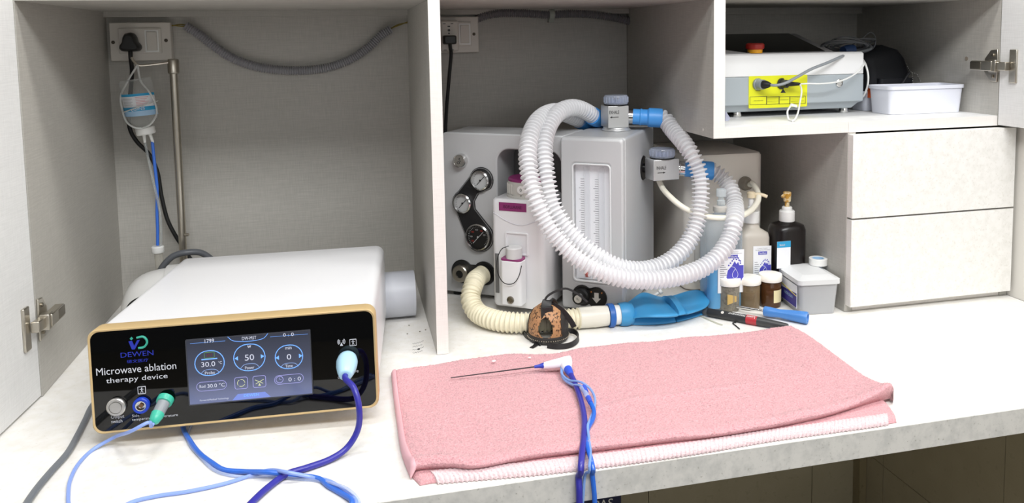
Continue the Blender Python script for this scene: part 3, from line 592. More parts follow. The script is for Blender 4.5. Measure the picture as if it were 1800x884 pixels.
so1 = socket_plate(A[0]+0.001, B[0]-.0005, B[2], A[2]-0.001, (sc[0], sc[2]+.001, 0.0205, 0.040), [(at(199, 74.5, Y=YW-.024)[0], at(199, 74.5, Y=YW-.024)[2]), (at(292, 71, Y=YW-.024)[0], at(292, 71, Y=YW-.024)[2])], 'white wall socket box with black three-lobed plug, above the hanging bottle', WHITEP)
None and text('', at(247, 101.5, Y=YW-.0243), (1, 0, 0), EZ, 0.013, 0.0035, PRN, so1, world=True)
pc = at(231, 74, Y=YW-0.030)
t = thing('power_plug', 'black three-lobed plug and lead in the left wall socket', 'plug', loc=pc)
pts = [(0.0, 0.020), (0.008, 0.018), (0.0125, 0.010), (0.0145, 0.0), (0.020, -0.008), (0.0205, -0.014), (0.016, -0.019), (0.0, -0.020), (-0.016, -0.019), (-0.0205, -0.014), (-0.020, -0.008), (-0.0145, 0.0), (-0.0125, 0.010), (-0.008, 0.018)]
part('plug_body', loft([[(pc[0]+x*s_, YW-0.0275-n, pc[2]+z*s_) for x, z in pts] for n, s_ in ((0, .95), (0.006, 1.0), (0.022, 0.95), (0.030, 0.75))]), BLACK, t, bev=0.0015, ang=50)
part('cord', tube([pc+(0, -0.012, -0.016), pc+(0, -0.014, -0.030), at(232, 125, Y=0.45), at(228, 180, Y=0.455), at(228, 225, Y=0.455), at(240, 248, Y=0.455), at(262, 271, Y=0.455), at(276, 300, Y=0.455), at(284, 345, Y=0.455), at(294, 385, Y=0.455), at(306, 410, Y=0.455), at(320, 432, Y=0.455), at(335, 455, Y=0.455), (-0.40, 0.455, 0.05), (-0.36, 0.45, 0.005), (-0.30, 0.44, 0.0045)], 0.0042, 10), BLACKR, t)
A = at(841, 29, Y=YW-0.024); B = at(841, 92, Y=YW-0.024); xl = X2+0.006
sc = at(817, 60, Y=YW-0.028); xs = at(833, 60, Y=YW-.024)
so2 = socket_plate(xl, A[0], B[2], A[2], (sc[0], sc[2], 0.0205, 0.042), [(xs[0], xs[2])], 'white wall socket box half hidden by the divider, with square black plug', WHITEP)
ma = at(790, 60, Y=YW-0.045)
t = thing('socket_adapter', 'off-white universal travel adapter plugged into the right wall socket', 'adapter', loc=ma)
az0, az1 = at(790, 90, Y=YW-.05)[2], at(790, 36, Y=YW-.05)[2]; ax1 = at(806, 60, Y=YW-.05)[0]
part('adapter_body', box((ax1-0.040, YW-0.0495, az0), (ax1, YW-0.0278, az1)), WHITED, t, bev=0.004, seg=3)
am = ax1-0.0215
part('socket_hole', join(box((am-.013, YW-.0502, az1-.008), (am-.007, YW-.0494, az1-.0065)), box((am+.004, YW-.0502, az1-.008), (am+.010, YW-.0494, az1-.0065)), box((am-.003, YW-.0502, az1-.0145), (am+.003, YW-.0494, az1-.012)), lathe([(.003, 0), (.003, .0008)], (am, YW-.0494, az1-.022), (0, -1, 0), 12), lathe([(.002, 0), (.002, .0008)], (am, YW-.0494, az1-.029), (0, -1, 0), 12),
     box((am-.013, YW-.0502, az0+.002), (am-.006, YW-.0494, az0+.0035)), box((am+.004, YW-.0502, az0+.002), (am+.010, YW-.0494, az0+.0035))), BLACK, t)
pq = at(790, 70, Y=YW-.055)
t = thing('black_plug', 'square black plug and lead hanging from the adapter in the middle bay', 'plug', loc=pq)
part('plug_body', loft([[(pq[0]+x, YW-.050-n, pq[2]+z) for x, z in rr(.030*s_, .020*s_, .004, 4)] for n, s_ in ((0, 1), (.014, 1), (.020, .8))]), BLACK, t, bev=.001)
part('cord', tube([pq+(0, -.008, -.008), pq+(0.001, -.008, -.02), at(793, 90, Y=.42), at(790, 130, Y=.42), at(785, 190, Y=.42), at(782, 250, Y=.42), at(779, 330, Y=.43), (0.085, .43, .1), (0.09, .43, .01), (0.12, .44, 0.0045)], .0040, 10), BLACKR, t)
CONG = pm('conduit_grey', '#8f8e92', 0.5); YEL = pm('wire_yellow', '#8a7a3a', 0.5)
t = thing('corrugated_conduit', 'grey corrugated conduit sagging across the back of the left bay', 'conduit', loc=at(520, 120, Y=.47))
CP = [at(x, y, Y=.470) for x, y in [(326, 45), (352, 62), (380, 84), (410, 103), (450, 117), (490, 123), (530, 124), (575, 119), (615, 105), (648, 83), (670, 62), (687, 51)]]
part('conduit', corr(CP, 0.0093, 0.0011, 0.0050, 18), CONG, t)
part('wire', join(tube([CP[0]+(.004, 0, -.002), at(317, 46, Y=.47), at(300, 44, Y=.475)], .0014, 6), tube([CP[0]+(.004, .004, 0), at(317, 43, Y=.475), at(300, 46, Y=.478)], .0014, 6)), YEL, t)
part('wire', join(tube([CP[-1]+(-.004, 0, 0), at(700, 45, Y=.47), at(722, 36, Y=.477)], .0014, 6), tube([CP[-1]+(-.004, .004, -.002), at(700, 43, Y=.475), at(724, 39, Y=.479)], .0014, 6)), YEL, t)
t = thing('corrugated_conduit', 'dark grey corrugated conduit running along the top back of the middle bay', 'conduit', loc=at(970, 24, Y=.47))
CP = [at(x, y, Y=.470) for x, y in [(838, 33), (855, 27), (880, 23), (920, 23), (965, 25.5), (1000, 23.5), (1040, 25), (1070, 29), (1108, 37)]]
part('conduit', corr(CP, 0.0093, 0.0011, 0.0050, 18), pm('conduit_dark', '#7b797c', .5), t)
cc = at(969, 25, Y=.47)
part('clip', join(ring([(a*.0125+cc[1], b*.0125+cc[2]) for a, b in [(math.cos(q), math.sin(q)) for q in np.linspace(0, 2*math.pi, 28, endpoint=False)]], [(a*.0106+cc[1], b*.0106+cc[2]) for a, b in [(math.cos(q), math.sin(q)) for q in np.linspace(0, 2*math.pi, 28, endpoint=False)]], cc[0]-.006, cc[0]+.006, 'x'), box((cc[0]-.006, .470, cc[2]-.019), (cc[0]+.006, D-.0045, cc[2]-.011))), pm('clip_pale', '#aeb3aa', .5), t)
# ================================================================== ANAESTHESIA MACHINE
MW, MD, MH = 0.130, 0.2498, 0.350
mf = Frame((0.314, 0.1567, 0.010), -0.617)
mach = thing('anaesthesia_machine', 'grey tabletop anaesthesia machine with gauges and flow meter in the middle bay', 'medical machine', frame=mf)
def K(gm, name, mat, parent=mach, **k): return part(name, gm, mat, parent, world=False, **k)
NL = 0.020
# left section: plate with an arched bay, over a solid back
def arc(cx, cz, r, a0, a1, k=6): return [(cx+r*math.cos(math.radians(a0+(a1-a0)*i/k)), cz+r*math.sin(math.radians(a0+(a1-a0)*i/k))) for i in range(k+1)]
poly = [(-0.283, 0.0), (-0.150, 0.0)]+arc(-0.122, 0.290, 0.028, 180, 90)+arc(-0.034, 0.290, 0.028, 90, 0)+[(-0.006, 0.0), (0.0, 0.0), (0.0, MH)]+arc(-0.268, MH-0.015, 0.015, 90, 180)
K(prism(poly, NL, 0.115, 'y'), 'housing', GREYM, bev=0.004, ang=50)
K(box((-0.282, 0.115, 0.0), (0.0, 0.150, MH-0.001)), 'rear_housing', GREYM, bev=0.003)
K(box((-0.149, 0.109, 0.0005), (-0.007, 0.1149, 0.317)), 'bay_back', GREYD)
# right block with window
wa = mf.px(1008, 295, n=0); wb_ = mf.px(1072, 296, n=0); wc = mf.px(1010, 492, n=0)
wx0, wx1, wz0, wz1 = 0.026, 0.104, 0.060, 0.297
oc = rr(MW, MH, 0.006, 6, MW/2, MH/2); 
WI = rr(wx1-wx0, wz1-wz0, 0.008, 6, (wx0+wx1)/2, (wz0+wz1)/2)
K(ring([(x, z) for x, z in rr(MW, MH, 0.006, 6, MW/2, MH/2)], WI, 0.0, 0.018), 'front_shell', GREYM, bev=0.006, seg=3, ang=50)
K(prism(rr(MW, MH, 0.006, 6, MW/2, MH/2), 0.018, MD, 'y'), 'block_shell', GREYM, bev=0.005, seg=3, ang=50)
K(ring(rr(wx1-wx0+.004, wz1-wz0+.004, .010, 6, (wx0+wx1)/2, (wz0+wz1)/2), rr(wx1-wx0-.002, wz1-wz0-.002, .007, 6, (wx0+wx1)/2, (wz0+wz1)/2), -0.0010, 0.004), 'window_rim', pm('rim_pale', '#d6d8d9', .35), bev=.0006, ang=50)
K(box((wx0, 0.0165, wz0), (wx1, 0.0178, wz1)), 'flow_meter_back', pm('flow_back', '#f2f4f8', .4))
TK = pm('scale_ink', '#4a4c52', .6); ACR = m_clear('acrylic', '#f6f8fb', 0.06, .08, .22)
for xt in (wx0+0.027, wx0+0.057):
    ft = K(lathe([(0.0065, 0), (0.0065, wz1-wz0-0.012)], (xt, 0.0085, wz0+0.006), n=18), 'flow_tube', ACR)
    tk = [box((xt-0.0105 if i % 5 else xt-.014, 0.0009, z), (xt-0.0030, 0.0014, z+0.0008)) for i, z in enumerate(np.linspace(wz0+.03, wz1-.03, 40))]
    K(join(*tk), 'scale_marks', TK, ft, smooth=False)
    K(lathe([(0.0035, 0), (0.0045, 0.006), (0.002, 0.010)], (xt, 0.0045, wz0+0.008), n=12), 'float', pm('float_red', '#b0483f', .4) if 'float_red' not in bpy.data.materials else bpy.data.materials['float_red'], ft)
K(box((wx0+.0005, 0.0002, wz0+.0005), (wx1-.0005, 0.0007, wz1-.0005)), 'window_pane', m_clear('pane', '#ffffff', 0.04, .06, .1))
# lower knob panel
def disc2(p, q, r1, r2, n0, n1, neck=0.6):
    """figure-of-eight plate"""
    c1 = np.array(p); c2 = np.array(q); v = c2-c1; a = math.atan2(v[1], v[0]); P = []
    for t_ in np.linspace(a+.7, a+2*math.pi-.7, 22): P.append((c1[0]+r1*math.cos(t_), c1[1]+r1*math.sin(t_)))
    for t_ in np.linspace(a+math.pi+.7, a+3*math.pi-.7, 22): P.append((c2[0]+r2*math.cos(t_), c2[1]+r2*math.sin(t_)))
    return prism(P, n0, n1, 'y')
k1 = mf.px(1024, 519, n=-.001); k2 = mf.px(1049, 523, n=-.001)
kp = K(disc2((k1[0], k1[2]), (k2[0], k2[2]), .0215, .0215, -0.0025, 0.001), 'knob_panel', BLACK, bev=.0008)
K(lathe([(0.017, 0), (0.016, .006), (0.0125, .008), (0.0125, .022), (0.011, .024), (0, .024)], (k1[0]-.001, -0.0025, k1[2]), (0, -1, 0), 30), 'knob', BLACK, kp, ang=35)
K(lathe([(0.0078, 0), (0.0078, .001), (0, .001)], (k1[0]-.001, -0.0265, k1[2]), (0, -1, 0), 24), 'knob_cap', WHITED, kp)
text('O\u2082', (k1[0]-.001, -0.0277, k1[2]), EX, EZ, .006, .006, PRN, kp)
K(prism([(k2[0]-.0045, k2[2]+.010), (k2[0]+.0045, k2[2]+.010), (k2[0]+.0045, k2[2]-.001), (k2[0]+.009, k2[2]-.001), (k2[0], k2[2]-.011), (k2[0]-.009, k2[2]-.001), (k2[0]-.0045, k2[2]-.001)], -.0032, -.0024, 'y'), 'arrow_mark', WHITED, kp)
K(join(*[lathe([(.0014, 0), (.0014, .0006)], (k2[0]+s*.011, -.0025, k2[2]+.011), (0, -1, 0), 8) for s in (-1, 1)]), 'dot_mark', pm('dot_orange', '#c77b40', .5), kp)
# gauge panel
gz = [mf.px(847, 316, n=NL), mf.px(816, 356, n=NL), mf.px(843, 415, n=NL)]
def blob(r, n0, n1):
    """smooth outline around three gauges bending left"""
    (ax_, _, az_), (bx, _, bz), (cx_, _, cz_) = gz; P = []
    ra, rb, rc = .0235+r, .0230+r, .0300+r
    A_ = [(ax_+ra*math.cos(t_), az_+ra*math.sin(t_)) for t_ in np.radians(np.linspace(-40, 165, 16))]
    B_ = [(bx+rb*math.cos(t_), bz+rb*math.sin(t_)) for t_ in np.radians(np.linspace(120, 225, 10))]
    C_ = [(cx_+rc*math.cos(t_), cz_+rc*math.sin(t_)) for t_ in np.radians(np.linspace(175, 410, 20))]
    I_ = [(bx+rb*1.02, bz-.012), (bx+rb*.95, bz+.004), (bx+rb*1.35, bz+.022)]
    return prism(A_+B_+C_+I_, n0, n1, 'y')
gp = K(blob(0.004, NL-0.003, NL+.001), 'gauge_panel', BLACK, bev=.0006, ang=50)
K(blob(0.0028, NL-0.0034, NL), 'panel_line', pm('panel_silver', '#a9abad', .3, .7), gp, ang=50)
K(blob(0.0014, NL-0.0038, NL), 'panel_face', pm('panel_dark', '#1b1b1d', .4), gp, ang=50)
DIAL = pm('dial_grey', '#b6b8b8', .4); DIALK = pm('dial_black', '#151515', .4); REDM = pm('mark_red', '#b03a30', .5)
for i, (q, r_) in enumerate(zip(gz, (.0180, .0180, .0255))):
    gg = K(lathe([(r_+.003, 0), (r_+.003, .008), (r_+.0005, .010), (r_-.0005, .007)], (q[0], NL-.0035, q[2]), (0, -1, 0), 40, cap=False), 'gauge', CHROME, gp, ang=30)
    K(lathe([(r_+.001, 0), (r_+.001, .0005)], (q[0], NL-.0070, q[2]), (0, -1, 0), 36), 'gauge_dial', DIALK if i == 2 else DIAL, gp)
    ink = DIAL if i == 2 else DIALK
    tick = []
    for a in np.radians(np.linspace(-45, 225, 19 if i < 2 else 28)):
        r0 = r_*.80; r1 = r_*.93
        tick.append(tube([(q[0]+r0*math.cos(a), NL-.0077, q[2]+r0*math.sin(a)), (q[0]+r1*math.cos(a), NL-.0077, q[2]+r1*math.sin(a))], .0003, 4, .01))
    K(join(*tick), 'dial_marks', ink, gp, smooth=False)
    K(join(tube([(q[0]-r_*.45, NL-.0085, q[2]-r_*.55), (q[0]+r_*.5, NL-.0085, q[2]+r_*.45)], .0007, 5), lathe([(.002, 0), (.002, .001)], (q[0], NL-.0085, q[2]), (0, -1, 0), 10)), 'needle', ink, gp)
    if i == 2:
        for k_, a in enumerate(np.radians([20, 60, 100, 140, 180, 215])):
            text(str((k_+1)*20), (q[0]+r_*.62*math.cos(a), NL-.0078, q[2]+r_*.62*math.sin(a)), EX, EZ, .006, .0035, REDM if k_ % 2 else DIAL, gp)
# flush button and common outlet
fb = mf.px(811, 282, n=NL)
kf = K(lathe([(.0155, 0), (.0155, .004), (.0145, .012), (.0130, .014), (.0120, .012), (0, .012)], (fb[0], NL+.001, fb[2]), (0, -1, 0), 36), 'flush_button', CHROME, ang=30)
text('O\u2082+', (fb[0], NL-.0115, fb[2]), (.3, 0, 1), (-1, 0, .3), .013, .008, PRN, kf)
f1 = mf.px(811, 480, n=NL-.01); f2 = mf.px(848, 484, n=NL-.01)
po = K(disc2((f1[0]-.002, f1[2]+.001), (f2[0], f2[2]+.002), .026, .026, NL-.003, NL+.001), 'outlet_panel', BLACK, bev=.0008)
K(disc2((f1[0]-.002, f1[2]+.001), (f2[0], f2[2]+.002), .0235, .0235, NL-.0035, NL), 'panel_face', pm('panel_dark2', '#232324', .4), po)
K(lathe([(.0185, 0), (.0185, .014), (.0165, .016), (.0085, .016), (.0080, .012), (0, .012)], (f1[0], NL-.0035, f1[2]), (0, -1, 0), 36), 'outlet', STEEL, po, ang=30)
K(lathe([(.0082, 0), (.0082, .0008)], (f1[0], NL-.0160, f1[2]), (0, -1, 0), 20), 'outlet_bore', BLACK, po)
K(lathe([(.0215, 0), (.0215, .003)], (f2[0], NL-.0035, f2[2]+.002), (0, -1, 0), 30), 'port_ring', BLACKR, po)
for ex, nn in ((-.26, .04), (-.26, .13), (.015, .02), (.115, .02), (.115, .23), (.015, .23)):
    K(lathe([(.010, -.0095), (.009, 0.001)], (ex, nn, 0), n=16), 'foot', BLACKR)
# exhale valve on the top, inhale valve on the side
VAL = pm('valve_silver', '#d2d3d3', .3, .55); DOME = m_clear('dome', '#cfd8ea', .30, .05); INK = pm('ink', '#2b2b2b', .6)
ve = mf.px(1083, 229, z=MH)
vf = Frame(mf.w((ve[0], ve[1], MH)), mf_yaw := 0.02)
def Q(gm): return xf(gm, vf.w)
vx = part('exhale_valve', Q(join(lathe([(.031, 0.0002), (.031, .003), (.0275, .005), (.0275, .008)], n=40), box((-.026, -.024, .008), (.020, .024, .054)))), VAL, mach, bev=.0012, ang=30)
part('valve_dome', Q(lathe([(.0250, .056), (.0255, .060), (.0255, .072), (.0235, .0755), (0, .0760)], n=36)), DOME, vx, ang=35)
part('valve_disc', Q(join(lathe([(.017, .058), (.017, .060)], n=24), box((-.002, -.015, .060), (.002, .015, .066)), box((-.015, -.002, .060), (.015, .002, .066)))), pm('valve_inner', '#7b88a8', .3, .3), vx)
part('dome_ribs', Q(join(*[box((.0255*math.cos(a)-.0009, .0255*math.sin(a)-.0009, .060), (.0255*math.cos(a)+.0009, .0255*math.sin(a)+.0009, .072)) for a in np.linspace(0, 2*math.pi, 20, endpoint=False)])), DOME, vx)
part('gasket', Q(lathe([(.0258, .054), (.0258, .0565)], n=36)), BLACKR, vx)
text('EXHALE', vf.w((-.0125, -.0243, .041)), vf.M[:, 0], EZ, .0215, .0070, INK, vx, world=True)
part('flow_arrow', Q(join(box((-.019, -.0246, .0300), (-.003, -.0241, .0312)), prism([(-.0225, .0306), (-.0175, .0326), (-.0175, .0286)], -.0246, -.0241, 'y'))), INK, vx)
EP_ = at(1100, 209, Y=vf.O[1]-.004); dE = np.array([0.93, -0.34, -0.06]); dE /= np.linalg.norm(dE)
EP0 = vf.w((.0195, -.004, .030))
part('steel_port', lathe([(.0185, 0), (.0185, .005), (.0165, .007), (.0160, .012), (.0150, .024)], EP0, dE, 32), CHROME, vx, ang=30)
sv = mf.px(1131, 295, e=MW); si0 = mf.w((MW, sv[1], sv[2])); eM = mf.M[:, 0]
vi = part('inhale_mount', join(lathe([(.026, .0002), (.0265, .004), (.024, .0065), (.010, .007), (.009, .020), (.023, .021), (.0265, .024), (.0265, .030), (.023, .033), (.012, .034), (.012, .048)], si0-eM*.004, eM, 36)), BLACKR if False else pm('mount_dark', '#2c2b2b', .25, .6), mach, ang=30)
vf2 = Frame(at(1164, 314, Y=si0[1]-.032), 0.06); Z2 = 0.0; s2 = 1.0
def Q2(gm): return xf(gm, vf2.w)
vy = part('inhale_valve', Q2(box((-.0295, -.022, 0), (.0290, .022, .0440))), VAL, mach, bev=.0015, ang=30)
part('valve_dome', Q2(lathe([(.0255, .046), (.0260, .050), (.0260, .061), (.0240, .0645), (0, .0650)], n=36)), DOME, vy, ang=35)
part('valve_disc', Q2(join(lathe([(.017, .048), (.017, .050)], n=24), box((-.002, -.015, .050), (.002, .015, .056)), box((-.015, -.002, .050), (.015, .002, .056)))), bpy.data.materials['valve_inner'], vy)
part('dome_ribs', Q2(join(*[box((.026*math.cos(a)-.0009, .026*math.sin(a)-.0009, .050), (.026*math.cos(a)+.0009, .026*math.sin(a)+.0009, .061)) for a in np.linspace(0, 2*math.pi, 20, endpoint=False)])), DOME, vy)
part('gasket', Q2(lathe([(.0262, .044), (.0262, .0465)], n=36)), BLACKR, vy)
text('INHALE', vf2.w((-.0120, -.0223, .0270)), vf2.M[:, 0], EZ, .0215, .0070, INK, vy, world=True)
part('flow_arrow', Q2(join(box((-.021, -.0227, .0162), (-.006, -.0221, .0174)), prism([(-.0030, .0168), (-.0080, .0188), (-.0080, .0148)], -.0227, -.0221, 'y'))), INK, vy)
IP0 = vf2.w((.0285, -.002, .020)); dI = np.array([0.94, -0.34, -0.06]); dI /= np.linalg.norm(dI)
part('steel_port', lathe([(.0150, 0), (.0150, .003), (.0175, .006), (.0175, .009), (.0160, .011), (.0155, .026)], IP0, dI, 32), CHROME, vy, ang=30)
K(join(*[box((0.030+i*.006, 0.030, MH-.0005), (0.033+i*.006, 0.060+0*i, MH+.0004)) for i in range(0)]+[box((0.035, 0.10, MH-.0005), (0.036, 0.101, MH))]), 'top_mark', GREYM)
# ------------------------------------------------------------------ vaporizer
VW = pm('vaporizer_white', '#ebebed', .3); MAG = pm('magenta', '#8a2f6b', .4)
vz0 = 0.0; va = mf.px(862, 345, n=-.040); vb = mf.px(955, 372, n=-.040)
ve0, ve1 = float(va[0]), float(vb[0])
vap = thing('vaporizer', 'white anaesthetic vaporizer with magenta label and grey dial, in the machine bay', 'vaporizer', frame=mf)
vtop = mf.px(905, 352, n=-.040)[2]; vbot = 0.003
sec = lambda z, sc=1.0: [(x, y, z) for x, y in rr((ve1-ve0)*sc, .120*sc, .012, 6, (ve0+ve1)/2, -.040+.060)]
K(loft([sec(vbot, .96), sec(vbot+.006), sec(vtop-.012), sec(vtop-.003, .985), sec(vtop, .93)]), 'body', VW, vap, ang=50)
dcn = ((ve0+ve1)/2+.004, .018)
dl = K(lathe([(.047, 0), (.047, .004), (.045, .006), (.0445, .030), (.043, .033)], (dcn[0], dcn[1], vtop), n=44), 'dial', pm('dial_ivory', '#c9c7c0', .4), vap, ang=30)
K(join(*[box((dcn[0]+.0448*math.cos(a)-.0012, dcn[1]+.0448*math.sin(a)-.0012, vtop+.008), (dcn[0]+.0448*math.cos(a)+.0012, dcn[1]+.0448*math.sin(a)+.0012, vtop+.028)) for a in np.radians(np.linspace(-60, 240, 30)) if not -1.95 < a < -1.2 and not 4.4 < a < 5]), 'dial_grip', bpy.data.materials['dial_ivory'], dl)
K(lathe([(.0435, 0), (.0435, .004), (.041, .006), (0, .007)], (dcn[0], dcn[1], vtop+.033), n=40), 'dial_top', MAG, dl, ang=30)
zp = np.array([dcn[0]+.001, dcn[1]-.0460, vtop+.019])
K(lathe([(.0085, 0), (.0085, .001), (0, .001)], zp, (0, -1, 0), 24), 'zero_button', WHITEP, dl)
text('0', zp+(0, -.0014, 0), EX, EZ, .0042, .0065, INK, dl)
text('OFF', zp+(-.022, .006, -.0135), (.87, -.5, 0), EZ, .007, .003, INK, dl); text('\u25BC', zp+(0.0, .0, -.0125), EX, EZ, .003, .003, INK, dl)
lc = mf.px(901, 364, n=-.0405)
K(box((lc[0]-.0300, -.0412, lc[2]-.0085), (lc[0]+.0300, -.0398, lc[2]+.0085)), 'name_label', MAG, vap, label='magenta name label')
text('ISOFLURANE', (lc[0], -.0415, lc[2]), EX, EZ, .040, .0065, pm('ink_plum', '#3a1030', .5), vap)
# curved brow groove, recess and filler
rc = mf.px(908, 430, n=-.0405); RS = pm('vap_shade', '#dcdce2', .35)
K(tube([(ve0+.006, -.0402, lc[2]-.014), ((ve0+ve1)/2-.02, -.0405, lc[2]-.030), ((ve0+ve1)/2+.01, -.0405, lc[2]-.036), (ve1-.006, -.0402, lc[2]-.022)], .0008, 5), 'groove', RS, vap)
fz = mf.px(903, 452, n=-.060)
fx = rc[0]+.0005
K(ring(rr(.050, .046, .003, 4, fx, rc[2]+.002), rr(.044, .040, .002, 4, fx, rc[2]+.002), -.0425, -.039), 'recess_rim', VW, vap, bev=.0006)
fl = K(loft([[(x, y, z) for x, y in rr(.046, .032, .008, 5, fx-.001, -.0575)] for z in (.018, rc[2]-.026)]), 'filler_block', VW, vap, bev=.0015)
K(loft([[(x, y, z) for x, y in rr(.045, .031, .008, 5, fx-.001, -.0575)] for z in (rc[2]-.026, rc[2]-.022)]), 'filler_ring', MAG, fl, bev=.0008)
K(lathe([(.0165, 0), (.0165, .020), (.0150, .022), (0, .022)], (fx+.001, -.0575, rc[2]-.022), n=30), 'filler_cap', pm('cap_grey', '#cfcfcf', .4), fl, ang=35)
K(lathe([(.0075, 0), (.0075, .002), (.0055, .003), (.0050, .0008), (0, .0008)], (fx-.001, -.0733, .030), (0, -1, 0), 20), 'drain_plug', STEELD, fl, ang=30)
K(tube([(fx-.010, -.0580, rc[2]+.0005), (fx-.020, -.068, rc[2]-.003), (fx-.026, -.077, rc[2]-.02), (fx-.026, -.078, rc[2]-.05), (fx-.012, -.079, rc[2]-.069), (fx+.008, -.079, rc[2]-.068), (fx+.020, -.078, rc[2]-.052), (fx+.0225, -.070, rc[2]-.033)], .0009, 6), 'retaining_cord', BLACKR, fl)
K(box((ve0+.008, -.0412, .030), (ve0+.016, -.0398, rc[2]-.022)), 'level_window', GREYD, vap)
# ------------------------------------------------------------------ breathing hoses
HOSE = m_clear('hose_translucent', '#f8f8fa', .52, .25, .42); CUFB = pm('cuff_blue', '#4a9de8', .4, sss=.05)
def cuff(p, d, s=1.0, k=1): return lathe([(.0165*s, 0), (.0165*s, .014), (.0180*s, .016), (.0180*s, .018), (.0168*s, .020), (.0168*s, .030), (.0205*s, .034), (.0205*s, .058), (.0195*s, .062), (.0140*s, .062)], p, d, 36)
h1 = thing('breathing_hose', 'white corrugated breathing hose from the exhale valve, forming the inner loop', 'hose', loc=EP0, group=None)
cA = EP0+dE*.016; part('cuff', cuff(cA, dE), CUFB, h1, ang=35)
eA = cA+dE*.052
def HP(L_): return [at(900+x/2.326, 150+y/2.326, Y=yy) for x, y, yy in L_]
P1 = HP([(655, 180, eA[1]-.030), (700, 232, eA[1]-.072), (738, 290, eA[1]-.095), (764, 355, .100), (772, 425, .093), (766, 505, .085), (748, 585, .075), (712, 655, .065), (655, 712, .055), (590, 745, .050), (520, 757, .045), (450, 748, .045), (385, 722, .050), (320, 680, .055), (262, 628, .065), (205, 560, .075), (165, 485, .085), (145, 400, .095), (134, 320, .110), (130, 250, .130), (142, 185, .155), (172, 130, .185), (215, 98, .215), (262, 92, .240), (305, 108, .262), (335, 128, .280)])
HR = .0152
cB = P1[-1]; dB = np.array([0.62, 0.62, -0.30]); dB /= np.linalg.norm(dB)
part('tube', corr([eA, eA+dE*.012]+P1+[cB+dB*.01], HR, .0032, .0090, 26), HOSE, h1, ang=80)
part('cuff', cuff(cB+dB*.052, -dB, .98), CUFB, h1, ang=35)
h2 = thing('breathing_hose', 'white corrugated breathing hose from the inhale valve, forming the outer loop', 'hose', loc=IP0, group=None)
cC = IP0+dI*.018; part('cuff', cuff(cC, dI, .95), CUFB, h2, ang=35)
eC = cC+dI*.048
P2 = HP([(868, 385, eC[1]-.014), (895, 430, eC[1]*.75+.055*.25-.006), (911, 490, eC[1]*.45+.055*.55), (908, 560, .057), (890, 625, .044), (850, 690, .030), (790, 740, .022), (715, 772, .015), (630, 790, .010), (540, 796, .008), (450, 788, .008), (370, 765, .012), (300, 728, .020), (235, 680, .030), (180, 620, .040), (132, 545, .050), (95, 460, .060), (72, 370, .080), (64, 290, .100), (72, 215, .130), (98, 155, .165), (140, 118, .205), (190, 108, .245), (240, 125, .280), (285, 145, .315)])
cD = P2[-1]; dD = np.array([0.70, 0.55, -0.25]); dD /= np.linalg.norm(dD)
part('tube', corr([eC, eC+dI*.010]+P2+[cD+dD*.008], HR, .0032, .0090, 26), HOSE, h2, ang=80)
part('cuff', cuff(cD+dD*.050, -dD, .95), CUFB, h2, ang=35)
# cream hose to the bag
CRM = pm('hose_cream', '#e3dcc2', .45, sss=.15); 
pz = mf.w((f2[0], NL-.006, f2[2]+.002)); nM = -mf.M[:, 1]
t = thing('bag_hose', 'yellowed cream corrugated hose from the lower left port along the worktop', 'hose', loc=pz)
Pc = [pz, pz+nM*.014+(-.002, 0, -.002), at(833, 499, Y=.185), at(827, 525, Z=.045), at(838, 548, Z=.026), at(868, 562, Z=.0215), at(905, 567, Z=.0210), at(950, 566, Z=.0210), at(990, 562, Z=.0210), at(1018, 559, Z=.0210)]
part('tube', corr(Pc, .0185, .0016, .0085, 26), CRM, t, ang=80)
g0 = at(1016, 559, Z=.0215); g1_ = at(1068, 554.5, Z=.0215); dg2 = g1_-g0; lg = np.linalg.norm(dg2); dg2 /= lg
part('cuff', lathe([(.0165, 0), (.0195, .003), (.0200, lg*.5), (.0205, lg*.52), (.0190, lg), (.0120, lg)], g0, dg2, 36), pm('cuff_cream', '#e2dfd3', .4, sss=.2), t, ang=40)
# ------------------------------------------------------------------ blue reservoir bag
BAG = pm('bag_blue', '#3a90c4', .42, sss=.05); BAGD = pm('bag_ring_blue', '#1f5fae', .4)
t = thing('reservoir_bag', 'deflated twisted blue rubber reservoir bag with white neck on the worktop', 'breathing bag', loc=g1_)
nb = g1_+dg2*.001
part('neck_ring', lathe([(.0225, 0), (.0228, .003), (.0228, .009), (.0215, .011)], nb, dg2, 36), BAGD, t, ang=30)
part('neck', lathe([(.0190, .008), (.0185, .030), (.0170, .034)], nb, dg2, 36), WHITEP, t)
cx0 = nb+dg2*.026
def lobe(top, bot, thick, bow, name):
    """inflated sheet between a top and a bottom edge curve"""
    sm = lambda P: np.stack([np.convolve(np.concatenate([[p[0]]*8, p, [p[-1]]*8]), np.ones(17)/17, 'valid') for p in P.T], 1)
    A_ = sm(crs([at(x, y, Y=yy) for x, y, yy in top], .002)); B_ = sm(crs([at(x, y, Z=zz) for x, y, zz in bot], .002)); S = []
    for u in np.linspace(0, 1, 60):
        a = A_[int(u*(len(A_)-1))]; b = B_[int(u*(len(B_)-1))]; m_ = (a+b)/2; h_ = (a-b)/2; t_ = np.array([1.0, 0, 0])
        nn = np.cross(t_, h_); nn /= np.linalg.norm(nn)
        if nn[1] > 0: nn = -nn
        th = thick*(math.sin(math.pi*min(1, .12+u*.86))**.6); row = []
        for q in np.linspace(0, 2*math.pi, 36, endpoint=False):
            p = m_+h_*math.cos(q)+nn*(th*math.sin(q)+bow*math.sin(math.pi*u)*(1-math.cos(q)**2)); row.append((p[0], p[1], max(p[2], .0012)))
        S.append(row)
    return part(name, loft(S), BAG, t, ang=80)
